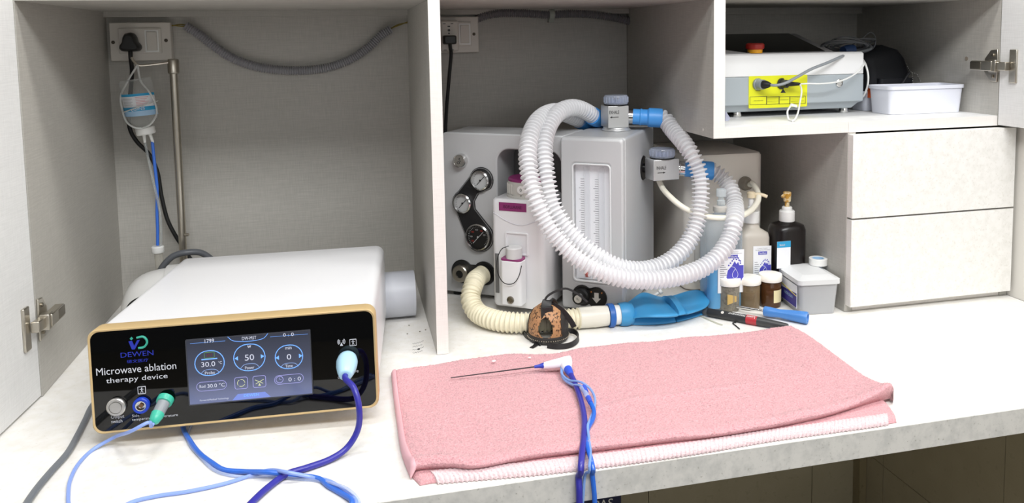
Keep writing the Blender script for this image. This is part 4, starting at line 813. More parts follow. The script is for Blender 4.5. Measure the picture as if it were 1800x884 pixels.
lobe([(1096, 535, .075), (1108, 529, .085), (1122, 517, .10), (1134, 513, .11), (1150, 520, .115), (1172, 523, .12), (1198, 515, .12), (1222, 509, .12), (1240, 513, .115), (1247, 524, .105)],
     [(1097, 567, .006), (1110, 560, .018), (1130, 557, .026), (1155, 557, .028), (1180, 556, .026), (1205, 552, .024), (1228, 546, .022), (1242, 540, .020), (1248, 530, .020)], .0075, -.006, 'bag')
lobe([(1094, 537, .065), (1115, 538, .085), (1140, 545, .09), (1170, 548, .095), (1200, 547, .095), (1225, 544, .095), (1240, 542, .09)],
     [(1095, 569, .003), (1115, 571, .002), (1140, 571, .002), (1170, 569, .002), (1200, 563, .003), (1225, 556, .003), (1243, 549, .004)], .009, .004, 'bag_fold')
part('bag_neck', lathe([(.0215, 0), (.0225, .006), (.0230, .016), (.020, .026), (.012, .030)], nb+dg2*.022, dg2, 32), BAG, t, ang=80)
c = at(1155, 516, Y=.135)
t = thing('luer_cap', 'tiny white cone connector poking up behind the blue bag', 'connector', loc=at(1155, 524, Y=.135))
part('cone', lathe([(.0055, 0), (.0055, .006), (.0035, .008), (.0035, .018), (.0022, .024)], at(1163, 511, Y=.135), (-.8, 0, -.45), 16), WHITEP, t, ang=40)
part('line', tube([at(1152, 517, Y=.135), at(1130, 535, Y=.14), (0.50, .16, .003)], .0016, 6), WHITEP, t)
# ------------------------------------------------------------------ muzzle
mz = at(968, 607, Z=0.0); BRN = pm('leather_brown', '#a9683f', .55)
a_n = noise(BRN, (330, 330, 210), 1); lk(BRN, mix(BRN, lin('#b0825a'), lin('#2f1c12'), ramp(BRN, a_n, [(.56, g(0)), (.62, g(.9))])), base(BRN)); bump(BRN, a_n, .4, .001)
LBK = pm('leather_black', '#2a2725', .6); a_n = noise(LBK, (400, 400, 400), 3); bump(LBK, a_n, .5, .001)
mc = np.array([mz[0]+.004, mz[1]+.034, .0])
t = thing('dog_muzzle', 'small brown and black leather muzzle with black straps standing on the worktop', 'muzzle', loc=mc)
def msh(th, ph, off=0):
    # ph height 0..1, th azimuth (0 towards +x, -pi/2 towards the room)
    r = .0335*(math.sin(min(1, ph*.62+.38)*math.pi)*.55+.55)*(1-.28*max(0, ph-.75)/.25)+off
    r = np.interp(ph, [0, .15, .4, .65, .85, .97, 1.0], [.0335, .0365, .0370, .0340, .0260, .0160, .0130])+off
    return (mc[0]+r*math.cos(th), mc[1]+r*math.sin(th), .005+ph*.062)
def mpatch(test, off, name, mat, thick=.0022):
    NU, NV = 96, 40; V = []; idx = {}; F = []
    for j in range(NV):
        for i in range(NU):
            u = (i+.5)/NU*2*math.pi-math.pi; v = (j+.5)/NV
            if test(u, v): F.append((i, j))
    def vid(i, j, k):
        key = (i % NU, j, k)
        if key not in idx: idx[key] = len(V); V.append(msh(i/NU*2*math.pi-math.pi, j/NV, off+(0 if k else -thick)))
        return idx[key]
    fs = set(F); FF = []
    for i, j in F:
        FF.append((vid(i, j, 1), vid(i+1, j, 1), vid(i+1, j+1, 1), vid(i, j+1, 1))); FF.append((vid(i, j+1, 0), vid(i+1, j+1, 0), vid(i+1, j, 0), vid(i, j, 0)))
        for di, dj, e in ((-1, 0, ((i, j), (i, j+1))), (1, 0, ((i+1, j+1), (i+1, j))), (0, -1, ((i+1, j), (i, j))), (0, 1, ((i, j+1), (i+1, j+1)))):
            if (((i+di) % NU), j+dj) not in fs: (a, b), (c_, d_) = e; FF.append((vid(a, b, 1), vid(a, b, 0), vid(c_, d_, 0), vid(c_, d_, 1)))
    return part(name, (V, FF), mat, t, ang=60)
hole = lambda u, v: ((u+1.95)/.40)**2+((v-.38)/(.36 if v > .38 else .26))**2 < 1 
dark = lambda u, v: ((u+.62)/.52)**2+((v-.42)/.42)**2 < 1 or ((u-2.6)/.5)**2+((v-.42)/.40)**2 < 1
mpatch(lambda u, v: not hole(u, v), 0, 'basket', BRN)
mpatch(lambda u, v: not (abs(u+1.95) < .55 and v < .8), -.0026, 'inner_shade', pm('inner_shade_black', '#050505', .8), .001)  # black shell added to stand for the shade inside the muzzle
mpatch(lambda u, v: dark(u, v) and u < 1 and not hole(u, v), .0012, 'side_patch', LBK, .001)
mpatch(lambda u, v: dark(u, v) and u > 1, .0012, 'side_patch', LBK, .001)
part('crown', lathe([(.0125, .066), (.010, .069), (0, .070)], (mc[0], mc[1], 0), (0, 0, 1), 24), LBK, t)
part('rim_band', join(lathe([(.0350, 0), (.0375, .002), (.0385, .009), (.0372, .013), (.0335, .013), (.0335, 0)], (mc[0], mc[1], .0012), (0, 0, 1), 48, cap=False)), LBK, t, ang=60)
part('stitch', join(*[ball((mc[0]+.0390*math.cos(a), mc[1]+.0390*math.sin(a), .0085), .0009, 4) for a in np.linspace(0, 2*math.pi, 56, endpoint=False)]), pm('stitch', '#b9ac98', .6), t, smooth=False)
BS = pm('strap_black', '#1c1c1d', .45); tp = np.array([mc[0], mc[1], .062])
sx_ = lambda v: (lambda u: v)
Fm = mc[1]-.030
part('top_strap', join(ribbon([tp+(-.010, -.024, -.016), tp+(-.009, -.020, .004), tp+(-.003, -.012, .014), tp+(.008, -.004, .006), tp+(.012, .004, -.004)], .018, .003, (1, .2, 0)), box(tuple(tp+(-.016, -.024, -.010)), tuple(tp+(.004, -.016, .006)))), BS, t, bev=.0006)
part('strap', ribbon([tp+(-.012, -.012, .006), tp+(-.004, -.008, .020), tp+(.014, -.004, .028), tp+(.036, .0, .030), tp+(.058, -.004, .018), tp+(.074, -.010, .004)], .004, .0016, (0, .2, 1)), BS, t)
part('strap', ribbon([tp+(.006, -.010, .006), tp+(.022, -.018, -.004), tp+(.036, -.026, -.022), tp+(.042, -.030, -.034)], .010, .002, (.7, -.3, .6)), BS, t)
def gp_(x, y, z): return at(x, y, Z=z)
part('strap', join(ribbon([gp_(940, 584, .006), gp_(928, 582, .007), gp_(919, 582, .007)], .0085, .002, (0, .2, 1)), ribbon([gp_(919, 582, .006), gp_(925, 590, .005), gp_(936, 596, .005), gp_(950, 604, .005)], .0085, .002, (0, .3, 1))), BS, t)
part('strap', ribbon([gp_(944, 600, .004), gp_(942, 606, .002), gp_(934, 611, .0015)], .008, .0016, (1, .3, 0.1)), BS, t)
part('strap', ribbon([gp_(985, 580, .012), gp_(1000, 581, .009), gp_(1010, 583, .008), gp_(1017, 592, .007), gp_(1012, 601, .006), gp_(1000, 607, .0055), gp_(980, 609, .0055), gp_(962, 607, .0055)], .0095, .0018, (0, .25, 1)), BS, t)
# ------------------------------------------------------------------ oxygen concentrator box with hose
CBX = pm('concentrator_cream', '#f1ebe0', .4)
cf = Frame((0.607, 0.203, 0.0), -0.02); CWd, CDp, CHt = 0.165, 0.235, 0.300
cx1 = cf.px(1344, 262, n=0)[0]
t = thing('concentrator_box', 'tall cream box-shaped machine behind the bottles with a hose elbow', 'medical machine', frame=cf)
part('shell', loft([[(x, y, z) for x, y in rr(cx1*s_, CDp*s_, .022, 8, cx1/2, CDp/2)] for z, s_ in ((.004, .97), (.010, 1), (CHt-.006, 1), (CHt, .97))]), CBX, t, world=False, ang=50)
for i, (ex, w_) in enumerate(((.018, .004), (.030, .004))): part('groove', box((ex, -.0006, .02), (ex+.002, .001, CHt-.014)), pm('cream_dark', '#cdc6ba', .5) if not i else bpy.data.materials['cream_dark'], t, world=False)
for ex, nn in ((.03, .03), (cx1-.03, .03), (.03, .20), (cx1-.03, .20)): part('foot', lathe([(.012, .0006), (.012, .005)], (ex, nn, 0), n=16), BLACKR, t, world=False)
oe = cf.px(1309, 322, n=0)
part('outlet_elbow', lathe([(.0155, -.001), (.0155, .005), (.013, .007), (.0115, .018), (.009, .020)], (oe[0], 0, oe[2]), (0.0, -1, 0), 28), pm('elbow_brown_grey', '#8c8577', .4), t, world=False, ang=35)
oew = cf.w((oe[0], -.018, oe[2]))
TUBC = pm('hose_ivory', '#f0ecdc', .35, sss=.1)
OH = [oew+(0, .004, 0), oew+(0.004, -.006, .001), at(1322, 322, Y=.168), at(1331, 335, Y=.150), at(1333, 350, Y=.130), at(1324, 366, Y=.106), at(1306, 378, Y=.084), at(1280, 383, Y=.079), at(1250, 382, Y=.080), at(1225, 376, Y=.090), at(1200, 364, Y=.110), at(1178, 346, Y=.140), at(1163, 328, Y=.178), at(1157, 312, Y=.190), at(1160, 296, Y=.21)]
h = solo('oxygen_hose', tube(OH, .0060, 16), TUBC, 'smooth ivory hose drooping from the cream box elbow to the machine', 'hose')
# ------------------------------------------------------------------ bottles
def rsecz(w_, d_, r, z, cx=0, cy=0, k=6): return [(x, y, z) for x, y in rr(w_, d_, r, k, cx, cy)]
HANDP = pm('label_violet', '#4b49b5', .5); LAB = pm('label_white', '#eef0f3', .45); PG = pm('print_small', '#54565c', .6)
def sanit(name, label, cx_, cy_, yaw, w_, d_, zs, zn, bodymat, liqmat, zl_, pump):
    f = Frame((cx_, cy_, 0), yaw); o = thing(name, label, 'bottle', frame=f)
    q = lambda nm, gm, m, p=o, **k: part(nm, gm, m, p, world=False, **k)
    q('bottle_body', loft([rsecz(w_*.92, d_*.92, .012, .0012), rsecz(w_, d_, .014, .006), rsecz(w_, d_, .014, zs), rsecz(w_*.93, d_*.95, .014, zs+.010), rsecz(w_*.50, d_*.60, .012, zn-.008), rsecz(.028, .028, .0138, zn), rsecz(.028, .028, .0138, zn+.006)]), bodymat, ang=60)
    q('liquid', loft([rsecz(w_*.90, d_*.90, .011, .0035), rsecz(w_-.0024, d_-.0024, .013, .008), rsecz(w_-.0024, d_-.0024, .013, zl_)]), liqmat, ang=60)
    return o, q, f
def slabel(q, x0, x1, z0, z1, nfront, title=True):
    lw = x1-x0; lh = z1-z0
    lb_ = q('label', box((x0, nfront-.0008, z0), (x1, nfront, z1)), LAB, smooth=False)
    n2 = nfront-.0012
    text('A Topical, 3 Propanol', (x0+lw*.50, n2, z1-lh*.05), EX, EZ, lw*.55, lh*.02, PG, lb_); text('Microbicidal Hand Disinfection', (x0+lw*.52, n2, z1-lh*.085), EX, EZ, lw*.80, lh*.02, PG, lb_)
    q('title_block', box((x0+lw*.28, n2, z1-lh*.19), (x0+lw*.76, nfront-.0006, z1-lh*.12)), HANDP, lb_, smooth=False)
    text('Sterillium', (x0+lw*.52, n2-.0001, z1-lh*.155), EX, EZ, lw*.40, lh*.045, LAB, lb_)
    cxh = x0+lw*.66; cz = z1-lh*.52; R_ = lw*.33
    P = [(cxh-R_*1.0, cz-R_*.6), (cxh-R_*.85, cz+R_*.2), (cxh-R_*.35, cz+R_*.75), (cxh-R_*.05, cz+R_*1.25), (cxh+R_*.15, cz+R_*.9), (cxh+R_*.35, cz+R_*1.15), (cxh+R_*.5, cz+R_*.75), (cxh+R_*.98, cz+R_*.75), (cxh+R_*.98, cz-R_*.6), (cxh+R_*.6, cz-R_*1.2), (cxh, cz-R_*1.35), (cxh-R_*.6, cz-R_*1.2)]
    q('hand_print', prism(P, n2, nfront-.0006, 'y'), HANDP, lb_, smooth=False)
    q('hand_dots', join(*[lathe([(R_*.09, 0), (R_*.09, .0004)], (cxh+R_*a, n2+.0002, cz+R_*b), (0, -1, 0), 8) for a, b in ((-.55, 1.05), (-.35, 1.3), (-.2, 1.5), (.0, 1.65), (.15, 1.45), (.35, 1.6), (.45, 1.35), (.6, 1.25), (.62, 1.0), (-.75, .8))]), HANDP, lb_)
    q('drop_line', tube([(cxh, n2-.0002, cz+R_*.45), (cxh+R_*.32, n2-.0002, cz-R_*.2), (cxh+R_*.2, n2-.0002, cz-R_*.65), (cxh-R_*.2, n2-.0002, cz-R_*.65), (cxh-R_*.32, n2-.0002, cz-R_*.2), (cxh, n2-.0002, cz+R_*.45), (cxh-R_*.45, n2-.0002, cz+R_*.65)], .0004, 5, .002), LAB, lb_)
    q('fine_print', join(*[box((x0+lw*.08, n2, z1-lh*(.36+.045*i)), (x0+lw*(.24+.06*(i % 3)), nfront-.0006, z1-lh*(.352+.045*i))) for i in range(11)]), PG, lb_, smooth=False)
BBL = m_clear('bottle_milky_blue', '#dfeaf3', .14, .3, .25); LQB = pm('liquid_blue', '#1aa9e2', .3, sss=.1)
b1c = at(1272, 541, Z=0.0); b1x = .642; b1y = .108
zsh = at(1245, 398, Y=b1y-.035)[2]; znk = at(1270, 374, Y=b1y)[2]; zli = at(1245, 478, Y=b1y-.035)[2]
o, q, f = sanit('sanitizer_bottle', 'tall clear bottle half full of blue liquid with violet hand label', b1x, b1y, -.12, .074, .070, zsh, znk, BBL, LQB, zli+.010, 1)
q('cap', lathe([(.016, znk+.004), (.0165, znk+.006), (.0165, znk+.014), (.010, znk+.016)], n=26), WHITED, ang=35)
q('pump_head', lathe([(.0085, znk+.016), (.0085, znk+.026), (.0055, znk+.028), (.0055, znk+.034), (.0100, znk+.035), (.0100, znk+.048), (.009, znk+.050)], n=22), m_clear('pump_clear', '#e3ebee', .4, .2), ang=35)
l0 = f.px(1262, 440, n=-.0352); l1 = f.px(1308, 513, n=-.0352)
slabel(q, l0[0], min(l1[0], .036), l1[2], l0[2], -.0351)
BMK = m_clear('bottle_milky', '#d9d2c6', .75, .35); LQT = pm('liquid_tan', '#b79c80', .4, sss=.1)
b2x, b2y = .728, .142
zsh2 = at(1360, 408, Y=b2y-.03)[2]; znk2 = at(1330, 392, Y=b2y)[2]; zl2 = at(1330, 440, Y=b2y-.03)[2]
o, q, f = sanit('sanitizer_bottle', 'beige translucent bottle with white collar and violet hand label behind the jars', b2x, b2y, -.12, .066, .062, zsh2-.012, znk2, BMK, LQT, zl2, 2)
q('cap', lathe([(.0168, znk2+.003), (.0175, znk2+.005), (.0175, znk2+.026), (.016, znk2+.028), (.007, znk2+.028), (.007, znk2+.036), (.0055, znk2+.038), (.0055, znk2+.060)], n=28), WHITEP, ang=35)
q('pump_spout', join(lathe([(.009, znk2+.056), (.009, znk2+.066), (.006, znk2+.069)], n=20), tube([(0, 0, znk2+.062), (.018, -.004, znk2+.063), (.032, -.007, znk2+.058)], .0038, 12)), pm('pump_cream', '#e3d3b4', .4), ang=35)
l0 = f.px(1324, 433, n=-.0312); l1 = f.px(1365, 500, n=-.0312)
slabel(q, l0[0], min(l1[0], .0325), l1[2]-.012, l0[2], -.0311)
b3 = at(1384, 440, Y=.118); zb = at(1384, 392, Y=.118)[2]; BRK = pm('bottle_black_brown', '#171211', .3)
YPM = pm('pump_yellowed', '#b98f45', .4)
a_n = noise(YPM, (120, 120, 120), 2); lk(YPM, mix(YPM, lin('#b8892f'), lin('#e2d2ab'), ramp(YPM, a_n, [(.42, g(0)), (.6, g(1))])), base(YPM))
f = Frame((b3[0]-.002, .118, 0), 0.0); t = thing('pump_bottle', 'black-brown pump bottle with yellow-stained pump beside the drawer unit', 'bottle', frame=f)
q = lambda nm, gm, m, p=t, **k: part(nm, gm, m, p, world=False, **k)
q('bottle_body', loft([rsecz(.070, .056, .02, .0012), rsecz(.074, .060, .024, .006), rsecz(.074, .060, .024, zb-.012), rsecz(.068, .056, .024, zb-.003), rsecz(.054, .048, .022, zb), rsecz(.036, .036, .0175, zb+.003), rsecz(.030, .030, .0145, zb+.006)]), BRK, ang=50)
q('collar', lathe([(.0155, zb+.004), (.0160, zb+.006), (.0160, zb+.026), (.0145, zb+.028), (.0105, zb+.028), (.0105, zb+.034), (.009, zb+.036)], n=30), WHITEP, ang=35)
q('pump_head', join(lathe([(.0048, zb+.034), (.0048, zb+.046), (.0075, zb+.047), (.0082, zb+.058), (.0085, zb+.060), (.0085, zb+.066), (.0075, zb+.067)], n=24), tube([(0, 0, zb+.0625), (-.010, -.006, zb+.0625), (-.0165, -.008, zb+.0585)], .0034, 12)), YPM, ang=35)
l0 = f.px(1366, 425, n=-.0305); l1 = f.px(1389, 470, n=-.0305)
lb_ = q('label', box((l0[0], -.0310, l1[2]), (l1[0], -.0301, l0[2])), LAB, smooth=False); q('label_band', box((l0[0], -.0313, l0[2]-.013), (l1[0], -.0308, l0[2])), LBLB, lb_, smooth=False)
text('Betasol', ((l0[0]+l1[0])/2-.004, -.0316, l0[2]-.007), EX, EZ, .012, .004, WHITEP, lb_)
# ------------------------------------------------------------------ specimen jars
LID = pm('lid_cream', '#f8f4ea', .4); rim_h = .0185
def jar(px, label, z_px_top, glass, content, cz, r=.0210):
    p = at(px[0], px[1], Z=0); f = Frame((p[0], p[1]+r*.9, 0), 0)
    o = thing('specimen_jar', label, 'jar', frame=f, group=None)
    H = z_px_top
    part('jar_body', lathe([(r*.94, .0010), (r, .003), (r, H-.016), (r*.93, H-.014), (r*.93, H-.008)], n=36), glass, o, world=False, ang=40)
    part('contents', lathe([(r*.90, .003), (r*.95, .005), (r*.95, cz)], n=32), content, o, world=False, ang=40)
    lidp = []
    N = 48
    S = []
    for h_, s_ in ((H-.0135, 1.07), (H-.012, 1.10), (H-.002, 1.10), (H, 1.06)):
        S.append([(r*s_*(1+.012*(i % 2))*math.cos(2*math.pi*i/N), r*s_*(1+.012*(i % 2))*math.sin(2*math.pi*i/N), h_) for i in range(N)])
    part('lid', loft(S), LID, o, world=False, ang=45)
    return o, f
JH = .0665
SEDI = m_speck('jar_sediment', '#8a8272', '#4d4436', .5, 180, 1, .5, '#6f695c'); BRW = pm('jar_brown', '#4a2c14', .2); BRW2 = pm('jar_brown_fluid', '#5b3a1c', .2)
j, f = jar((1289, 549), 'specimen jar with cloudy grey contents and a yellow flake, leftmost of three', JH, m_clear('jar_clear', '#b9b3a6', .25, .1), SEDI, JH-.016)
part('flake', grid(6, 6, lambda u, v: ((u-.6)*.020-.002, -.0208, .028+(v-.5)*.022*(1-.5*u))), pm('flake', '#c6a660', .6), j, world=False)
j, f = jar((1325, 546), 'specimen jar two thirds full of brown fluid, middle of three', JH-.001, m_clear('jar_clear2', '#8d7a5e', .55, .1), BRW2, JH-.030)
j, f = jar((1362, 542), 'dark brown specimen jar with cream handwritten label, rightmost of three', JH+.001, m_clear('jar_amber', '#5a3a20', .6, .1), BRW, JH-.018, .0215)
rl = .0219
jl = part('paper_label', grid(12, 3, lambda u, v: (rl*math.cos(-1.75+1.35*u), rl*math.sin(-1.75+1.35*u), .012+.026*v)), pm('label_cream', '#e3d6a8', .6), j, world=False)
part('handwriting', join(*[tube([(rl*1.012*math.cos(-1.70+1.2*k), rl*1.012*math.sin(-1.70+1.2*k), .034-.0055*i+.0008*math.sin(k*40+i*2)) for k in np.linspace(0.04, .9-.15*(i % 2), 26)], .00025, 4, .0006) for i in range(4)]), PRN, jl, smooth=False)
# ------------------------------------------------------------------ storage box, tape
sf = Frame((.7600, .0020, .0008), -.12); sw_, sd_, sh2 = .083, .108, .070
t = thing('storage_box', 'small translucent plastic box with lid and blue label beside the drawers', 'plastic box', frame=sf)
BOXM = m_clear('box_frosted', '#cfd0d2', .50, .35, .3)
def sq(x0, y0, x1, y1, r, z): return [(x, y, z) for x, y in rr(x1-x0, y1-y0, r, 5, (x0+x1)/2, (y0+y1)/2)]
def hollow(x0, y0, x1, y1, z0, z1, tap, th=.0015, r=.008):
    o_ = [sq(x0+tap, y0+tap, x1-tap, y1-tap, r, z0), sq(x0, y0, x1, y1, r, z1), sq(x0+th, y0+th, x1-th, y1-th, r-th, z1), sq(x0+tap+th, y0+tap+th, x1-tap-th, y1-tap-th, r-th, z0+th)]
    return loft(o_)
part('tub', hollow(0, 0, sw_, sd_, 0, sh2, .005), BOXM, t, world=False, ang=40)
part('lid', loft([sq(-.003, -.003, sw_+.003, sd_+.003, .009, sh2-.008), sq(-.003, -.003, sw_+.003, sd_+.003, .009, sh2+.001), sq(.004, .004, sw_-.004, sd_-.004, .008, sh2+.003), sq(.014, .014, sw_-.014, sd_-.014, .006, sh2+.008), sq(.016, .016, sw_-.016, sd_-.016, .006, sh2+.008)]), m_clear('lid_frosted', '#e3e4e4', .75, .35), t, world=False, ang=30)
part('contents', loft([sq(.012, .012, sw_-.012, sd_-.012, .01, .003), sq(.010, .012, sw_-.010, sd_-.012, .01, .030), sq(.020, .025, sw_-.030, sd_-.030, .01, .040)]), m_speck('box_contents', '#85888c', '#4d5056', .5, 80, .8), t, world=False)
nl = part('label', prism([(.010, .012), (.084, .012), (.084, .058), (.010, .058)], -.0012, -.0004, 'x'), LAB, t, world=False, smooth=False, label='white and violet printed label')
part('label_panel', prism([(.011, .013), (.083, .013), (.083, .036), (.011, .042)], -.0016, -.0010, 'x'), pm('label_indigo', '#3a3487', .5), nl, world=False, smooth=False)
part('label_stripe', prism([(.011, .036), (.083, .042), (.083, .044), (.011, .038)], -.0017, -.0010, 'x'), pm('label_yellow', '#e6d86a', .5), nl, world=False, smooth=False)
text('NITROSIN', (-.0019, .048, .030), (0, -1, 0), (0, 0, 1), .040, .006, bpy.data.materials['label_pale_blue'], nl)
tr_ = sf.w(sf.px(1438, 461, z=sh2+.013)); tr_[2] = sf.O[2]+sh2+.0085
t = thing('tape_roll', 'small roll of white tape lying on the lid of the storage box', 'tape', loc=tr_)
circ = lambda r, n=40: [(tr_[0]+r*math.cos(a), tr_[1]+r*math.sin(a)) for a in np.linspace(0, 2*math.pi, n, endpoint=False)]
part('tape', ring(circ(.0185), circ(.0122), tr_[2], tr_[2]+.014, 'z'), WHITEP, t, bev=.0006, ang=40)
part('core', ring(circ(.0120), circ(.0105), tr_[2]+.0002, tr_[2]+.0136, 'z'), LBLP, t, ang=40)
# ------------------------------------------------------------------ marker, screwdriver, scraps
m0 = at(1236, 547, Z=.009); m1 = at(1385, 574, Z=.009); dm = m1-m0; lm_ = np.linalg.norm(dm); dm /= lm_
mfm = Frame(m0, M=np.stack([dm, np.cross([0, 0, 1.0], dm), [0, 0, 1.0]], 1)); MK = pm('marker_black', '#2a2b2d', .4)
t = thing('marker_pen', 'black permanent marker with red band lying in front of the jars', 'marker', frame=mfm)
part('barrel', lathe([(.0068, .010), (.0082, .013), (.0086, lm_*.66)], (0, 0, 0), (1, 0, 0), 28), MK, t, world=False, ang=40)
part('end_plug', lathe([(.0052, 0), (.0058, .002), (.0058, .011)], (0, 0, 0), (1, 0, 0), 20), pm('marker_grey', '#4d5052', .4), t, world=False, ang=40)
part('cap', lathe([(.0088, lm_*.655), (.0086, lm_*.70), (.0060, lm_*.97), (.005, lm_)], (0, 0, 0), (1, 0, 0), 28), pm('cap_charcoal', '#3b3d3e', .4), t, world=False, ang=40)
part('red_band', lathe([(.0089, lm_*.53), (.0089, lm_*.655)], (0, 0, 0), (1, 0, 0), 28), pm('band_red', '#b03038', .4), t, world=False)
kk = math.radians(50); up_ = np.array([0, math.sin(kk), math.cos(kk)]); nn_ = np.array([0, -math.cos(kk), math.sin(kk)])
text('PERMANENT', nn_*.0090+np.array([lm_*.42, 0, 0])+up_*.0012, (-1, 0, 0), -up_, lm_*.20, .0035, WHITEP, t); text('MARKER', nn_*.0090+np.array([lm_*.42, 0, 0])-up_*-.0052, (-1, 0, 0), -up_, lm_*.12, .002, WHITEP, t)
text('Luxor', nn_*.0092+np.array([lm_*.585, 0, 0])+up_*.001, (-1, 0, 0), -up_, lm_*.10, .0048, WHITEP, t)
part('round_mark', lathe([(.0030, 0), (.0030, .0004)], nn_*.0086+np.array([lm_*.25, 0, 0]), nn_, 16), WHITED, t, world=False)
s0_ = at(1343, 546.5, Z=.0125); s1_ = at(1420, 559, Z=.0125); ds = s1_-s0_; ls = np.linalg.norm(ds); ds /= ls
t = thing('screwdriver', 'screwdriver with fluted light blue handle and steel shaft beside the marker', 'screwdriver', loc=s0_)
S = []; a_, b_, _ = axes(ds)
for h_, r_, fl_ in ((0, .0085, 0), (.002, .0098, 0), (ls*.15, .0098, .02), (ls*.35, .0085, .10), (ls*.6, .0105, .10), (ls*.85, .0118, .05), (ls*.97, .0120, 0), (ls, .0110, 0), (ls, .0080, 0), (ls*.96, .0075, 0)):
    S.append([tuple(s0_+ds*h_+(a_*math.cos(q_)+b_*math.sin(q_))*r_*(1-fl_*(.5+.5*math.cos(6*q_)))) for q_ in np.linspace(0, 2*math.pi, 48, endpoint=False)])
part('handle', loft(S), pm('handle_blue', '#4a83c8', .35), t, ang=40)
part('shaft', cyl(s0_-ds*.055, s0_+ds*.004, .0030, None, 14), CHROME, t)
solo('wire_scrap', tube([at(1300, 578, Z=.0016), at(1293, 572, Z=.0016), at(1288, 567.5, Z=.0016), at(1294, 566.5, Z=.0016)], .0011, 6), BLACKR, 'short hooked black wire scrap at the back edge of the towel', 'wire')
solo('clear_offcut', tube([at(1222, 551, Z=.0018), at(1240, 559, Z=.0018), at(1258, 567, Z=.0018), at(1270, 571, Z=.0018)], .0012, 6), m_clear('offcut_clear', '#c9cbb8', .3, .1), 'clear tubing offcut lying right of the blue bag', 'tube')
# ================================================================== FOLDED TOWEL
TWP = pm('terry_pink', '#dfa2a9', .95); TWB = pm('terry_border', '#f0dcdc', .9)
for m_, c1_, c2_ in ((TWP, '#e0a9ae', '#c88d94'), (TWB, '#ecd6d8', '#dfc0c4')):
    a_n = noise(m_, (430, 430, 430), 3, .6); lk(m_, mix(m_, lin(c2_), lin(c1_), ramp(m_, a_n, [(.32, g(0)), (.55, g(1))])), base(m_)); bump(m_, a_n, .9, .0022)
    m_.node_tree.nodes['Principled BSDF'].inputs['Sheen Weight'].default_value = .3
def curve2(pts, n=400):
    P = crs([(p[0], p[1], 0) for p in pts], .002); L_ = np.concatenate([[0], np.cumsum(np.linalg.norm(np.diff(P, axis=0), axis=1))]); s = np.linspace(0, L_[-1], n)
    return np.stack([np.interp(s, L_, P[:, k]) for k in range(2)], 1)
def coons(Bk, Fr, Lf, Rt):
    """boundaries as functions 0..1 -> xy ; u left to right, v front to back"""
    def f(C_, t): i = t*(len(C_)-1); k = int(min(i, len(C_)-2)); return C_[k]+(C_[k+1]-C_[k])*(i-k)
    def P(u, v): return (1-v)*f(Fr, u)+v*f(Bk, u)+(1-u)*f(Lf, v)+u*f(Rt, v)-((1-u)*(1-v)*Fr[0]+u*(1-v)*Fr[-1]+(1-u)*v*Bk[0]+u*v*Bk[-1])
    return P
def w2(L_, Z): return curve2([at(x, y, Z=Z)[:2] for x, y in L_])
ZTW = .016
Bk = w2([(688, 645), (760, 634), (830, 622), (885, 616), (940, 615), (985, 613), (1030, 603), (1100, 596), (1200, 588), (1300, 578), (1350, 571), (1393, 567)], ZTW)
Fr = w2([(722, 823), (745, 820), (790, 818), (830, 820), (900, 808), (980, 796), (1060, 787), (1140, 777), (1220, 768), (1300, 758), (1380, 744), (1450, 729), (1510, 711), (1571, 694)], .014)
Lf = w2([(722, 823), (706, 780), (698, 730), (692, 685), (688, 645)], ZTW); Rt = w2([(1571, 694), (1560, 676), (1520, 650), (1470, 614), (1425, 583), (1393, 567)], ZTW)
PT = coons(Bk, Fr, Lf, Rt)
wr_ = [(rng.uniform(0, 6.28), rng.uniform(5, 30), rng.uniform(-14, 14)) for _ in range(9)]
NU, NV = 470, 250; jit = rng.normal(0, 1, (NV, NU)); 
def th_top(u, v):
    d_ = min(u*.68, (1-u)*.68, v*.37+.0045, (1-v)*.37); e_ = 1-math.exp(-d_/.005)
    h_ = .0125*e_+.0010
    h_ += .0006*sum(math.sin(p+a*u*1.6+b*v*.5) for p, a, b in wr_)*.6*e_
    h_ += .0045*math.exp(-((v-.03)/.035)**2)*(.4+.6*math.sin(u*9+1)**2)                      # rolled front fold
    h_ += .0030*math.exp(-(((v-.30-.12*u)/.02)**2))*math.exp(-((u-.55)/.25)**2)               # crease
    h_ += .016*max(0, (u-.86)/.14)**2*math.exp(-(v/.10)**2)                                    # lifted corner
    return h_
ZLOW = .0062
V = []; F = []
XY = np.zeros((NV, NU, 2)); ZZ = np.zeros((NV, NU))
for j in range(NV):
    v = j/(NV-1)
    for i in range(NU):
        u = i/(NU-1); XY[j, i] = PT(u, v); ZZ[j, i] = th_top(u, v)
ed = np.minimum(np.minimum(np.arange(NU)[None, :], NU-1-np.arange(NU)[None, :]), np.minimum(np.arange(NV)[:, None], NV-1-np.arange(NV)[:, None]))
ZZ += np.where(ed > 0, jit*.00055, 0); XY += np.where(ed[..., None] > 0, rng.normal(0, .0003, (NV, NU, 2)), 0)
lowf = lambda v: ZLOW*max(0, 1-v/.25)+.0006 if v < .25 else .0006
for j in range(NV):
    for i in range(NU): V.append((XY[j, i, 0], XY[j, i, 1], ZZ[j, i]+lowf(j/(NV-1))))
for j in range(NV-1):
    for i in range(NU-1): a = j*NU+i; F.append((a, a+1, a+NU+1, a+NU))
per = [(0, i) for i in range(NU)]+[(j, NU-1) for j in range(1, NV)]+[(NV-1, i) for i in range(NU-2, -1, -1)]+[(j, 0) for j in range(NV-2, 0, -1)]
o0 = len(V)
for j, i in per: V.append((XY[j, i, 0], XY[j, i, 1]+(.009 if j == 0 else 0), .0008+(ZLOW*.9 if j < 3 else 0)))
for k_ in range(len(per)):
    j, i = per[k_]; j2, i2 = per[(k_+1) % len(per)]; F.append((j*NU+i, o0+k_, o0+(k_+1) % len(per), j2*NU+i2))
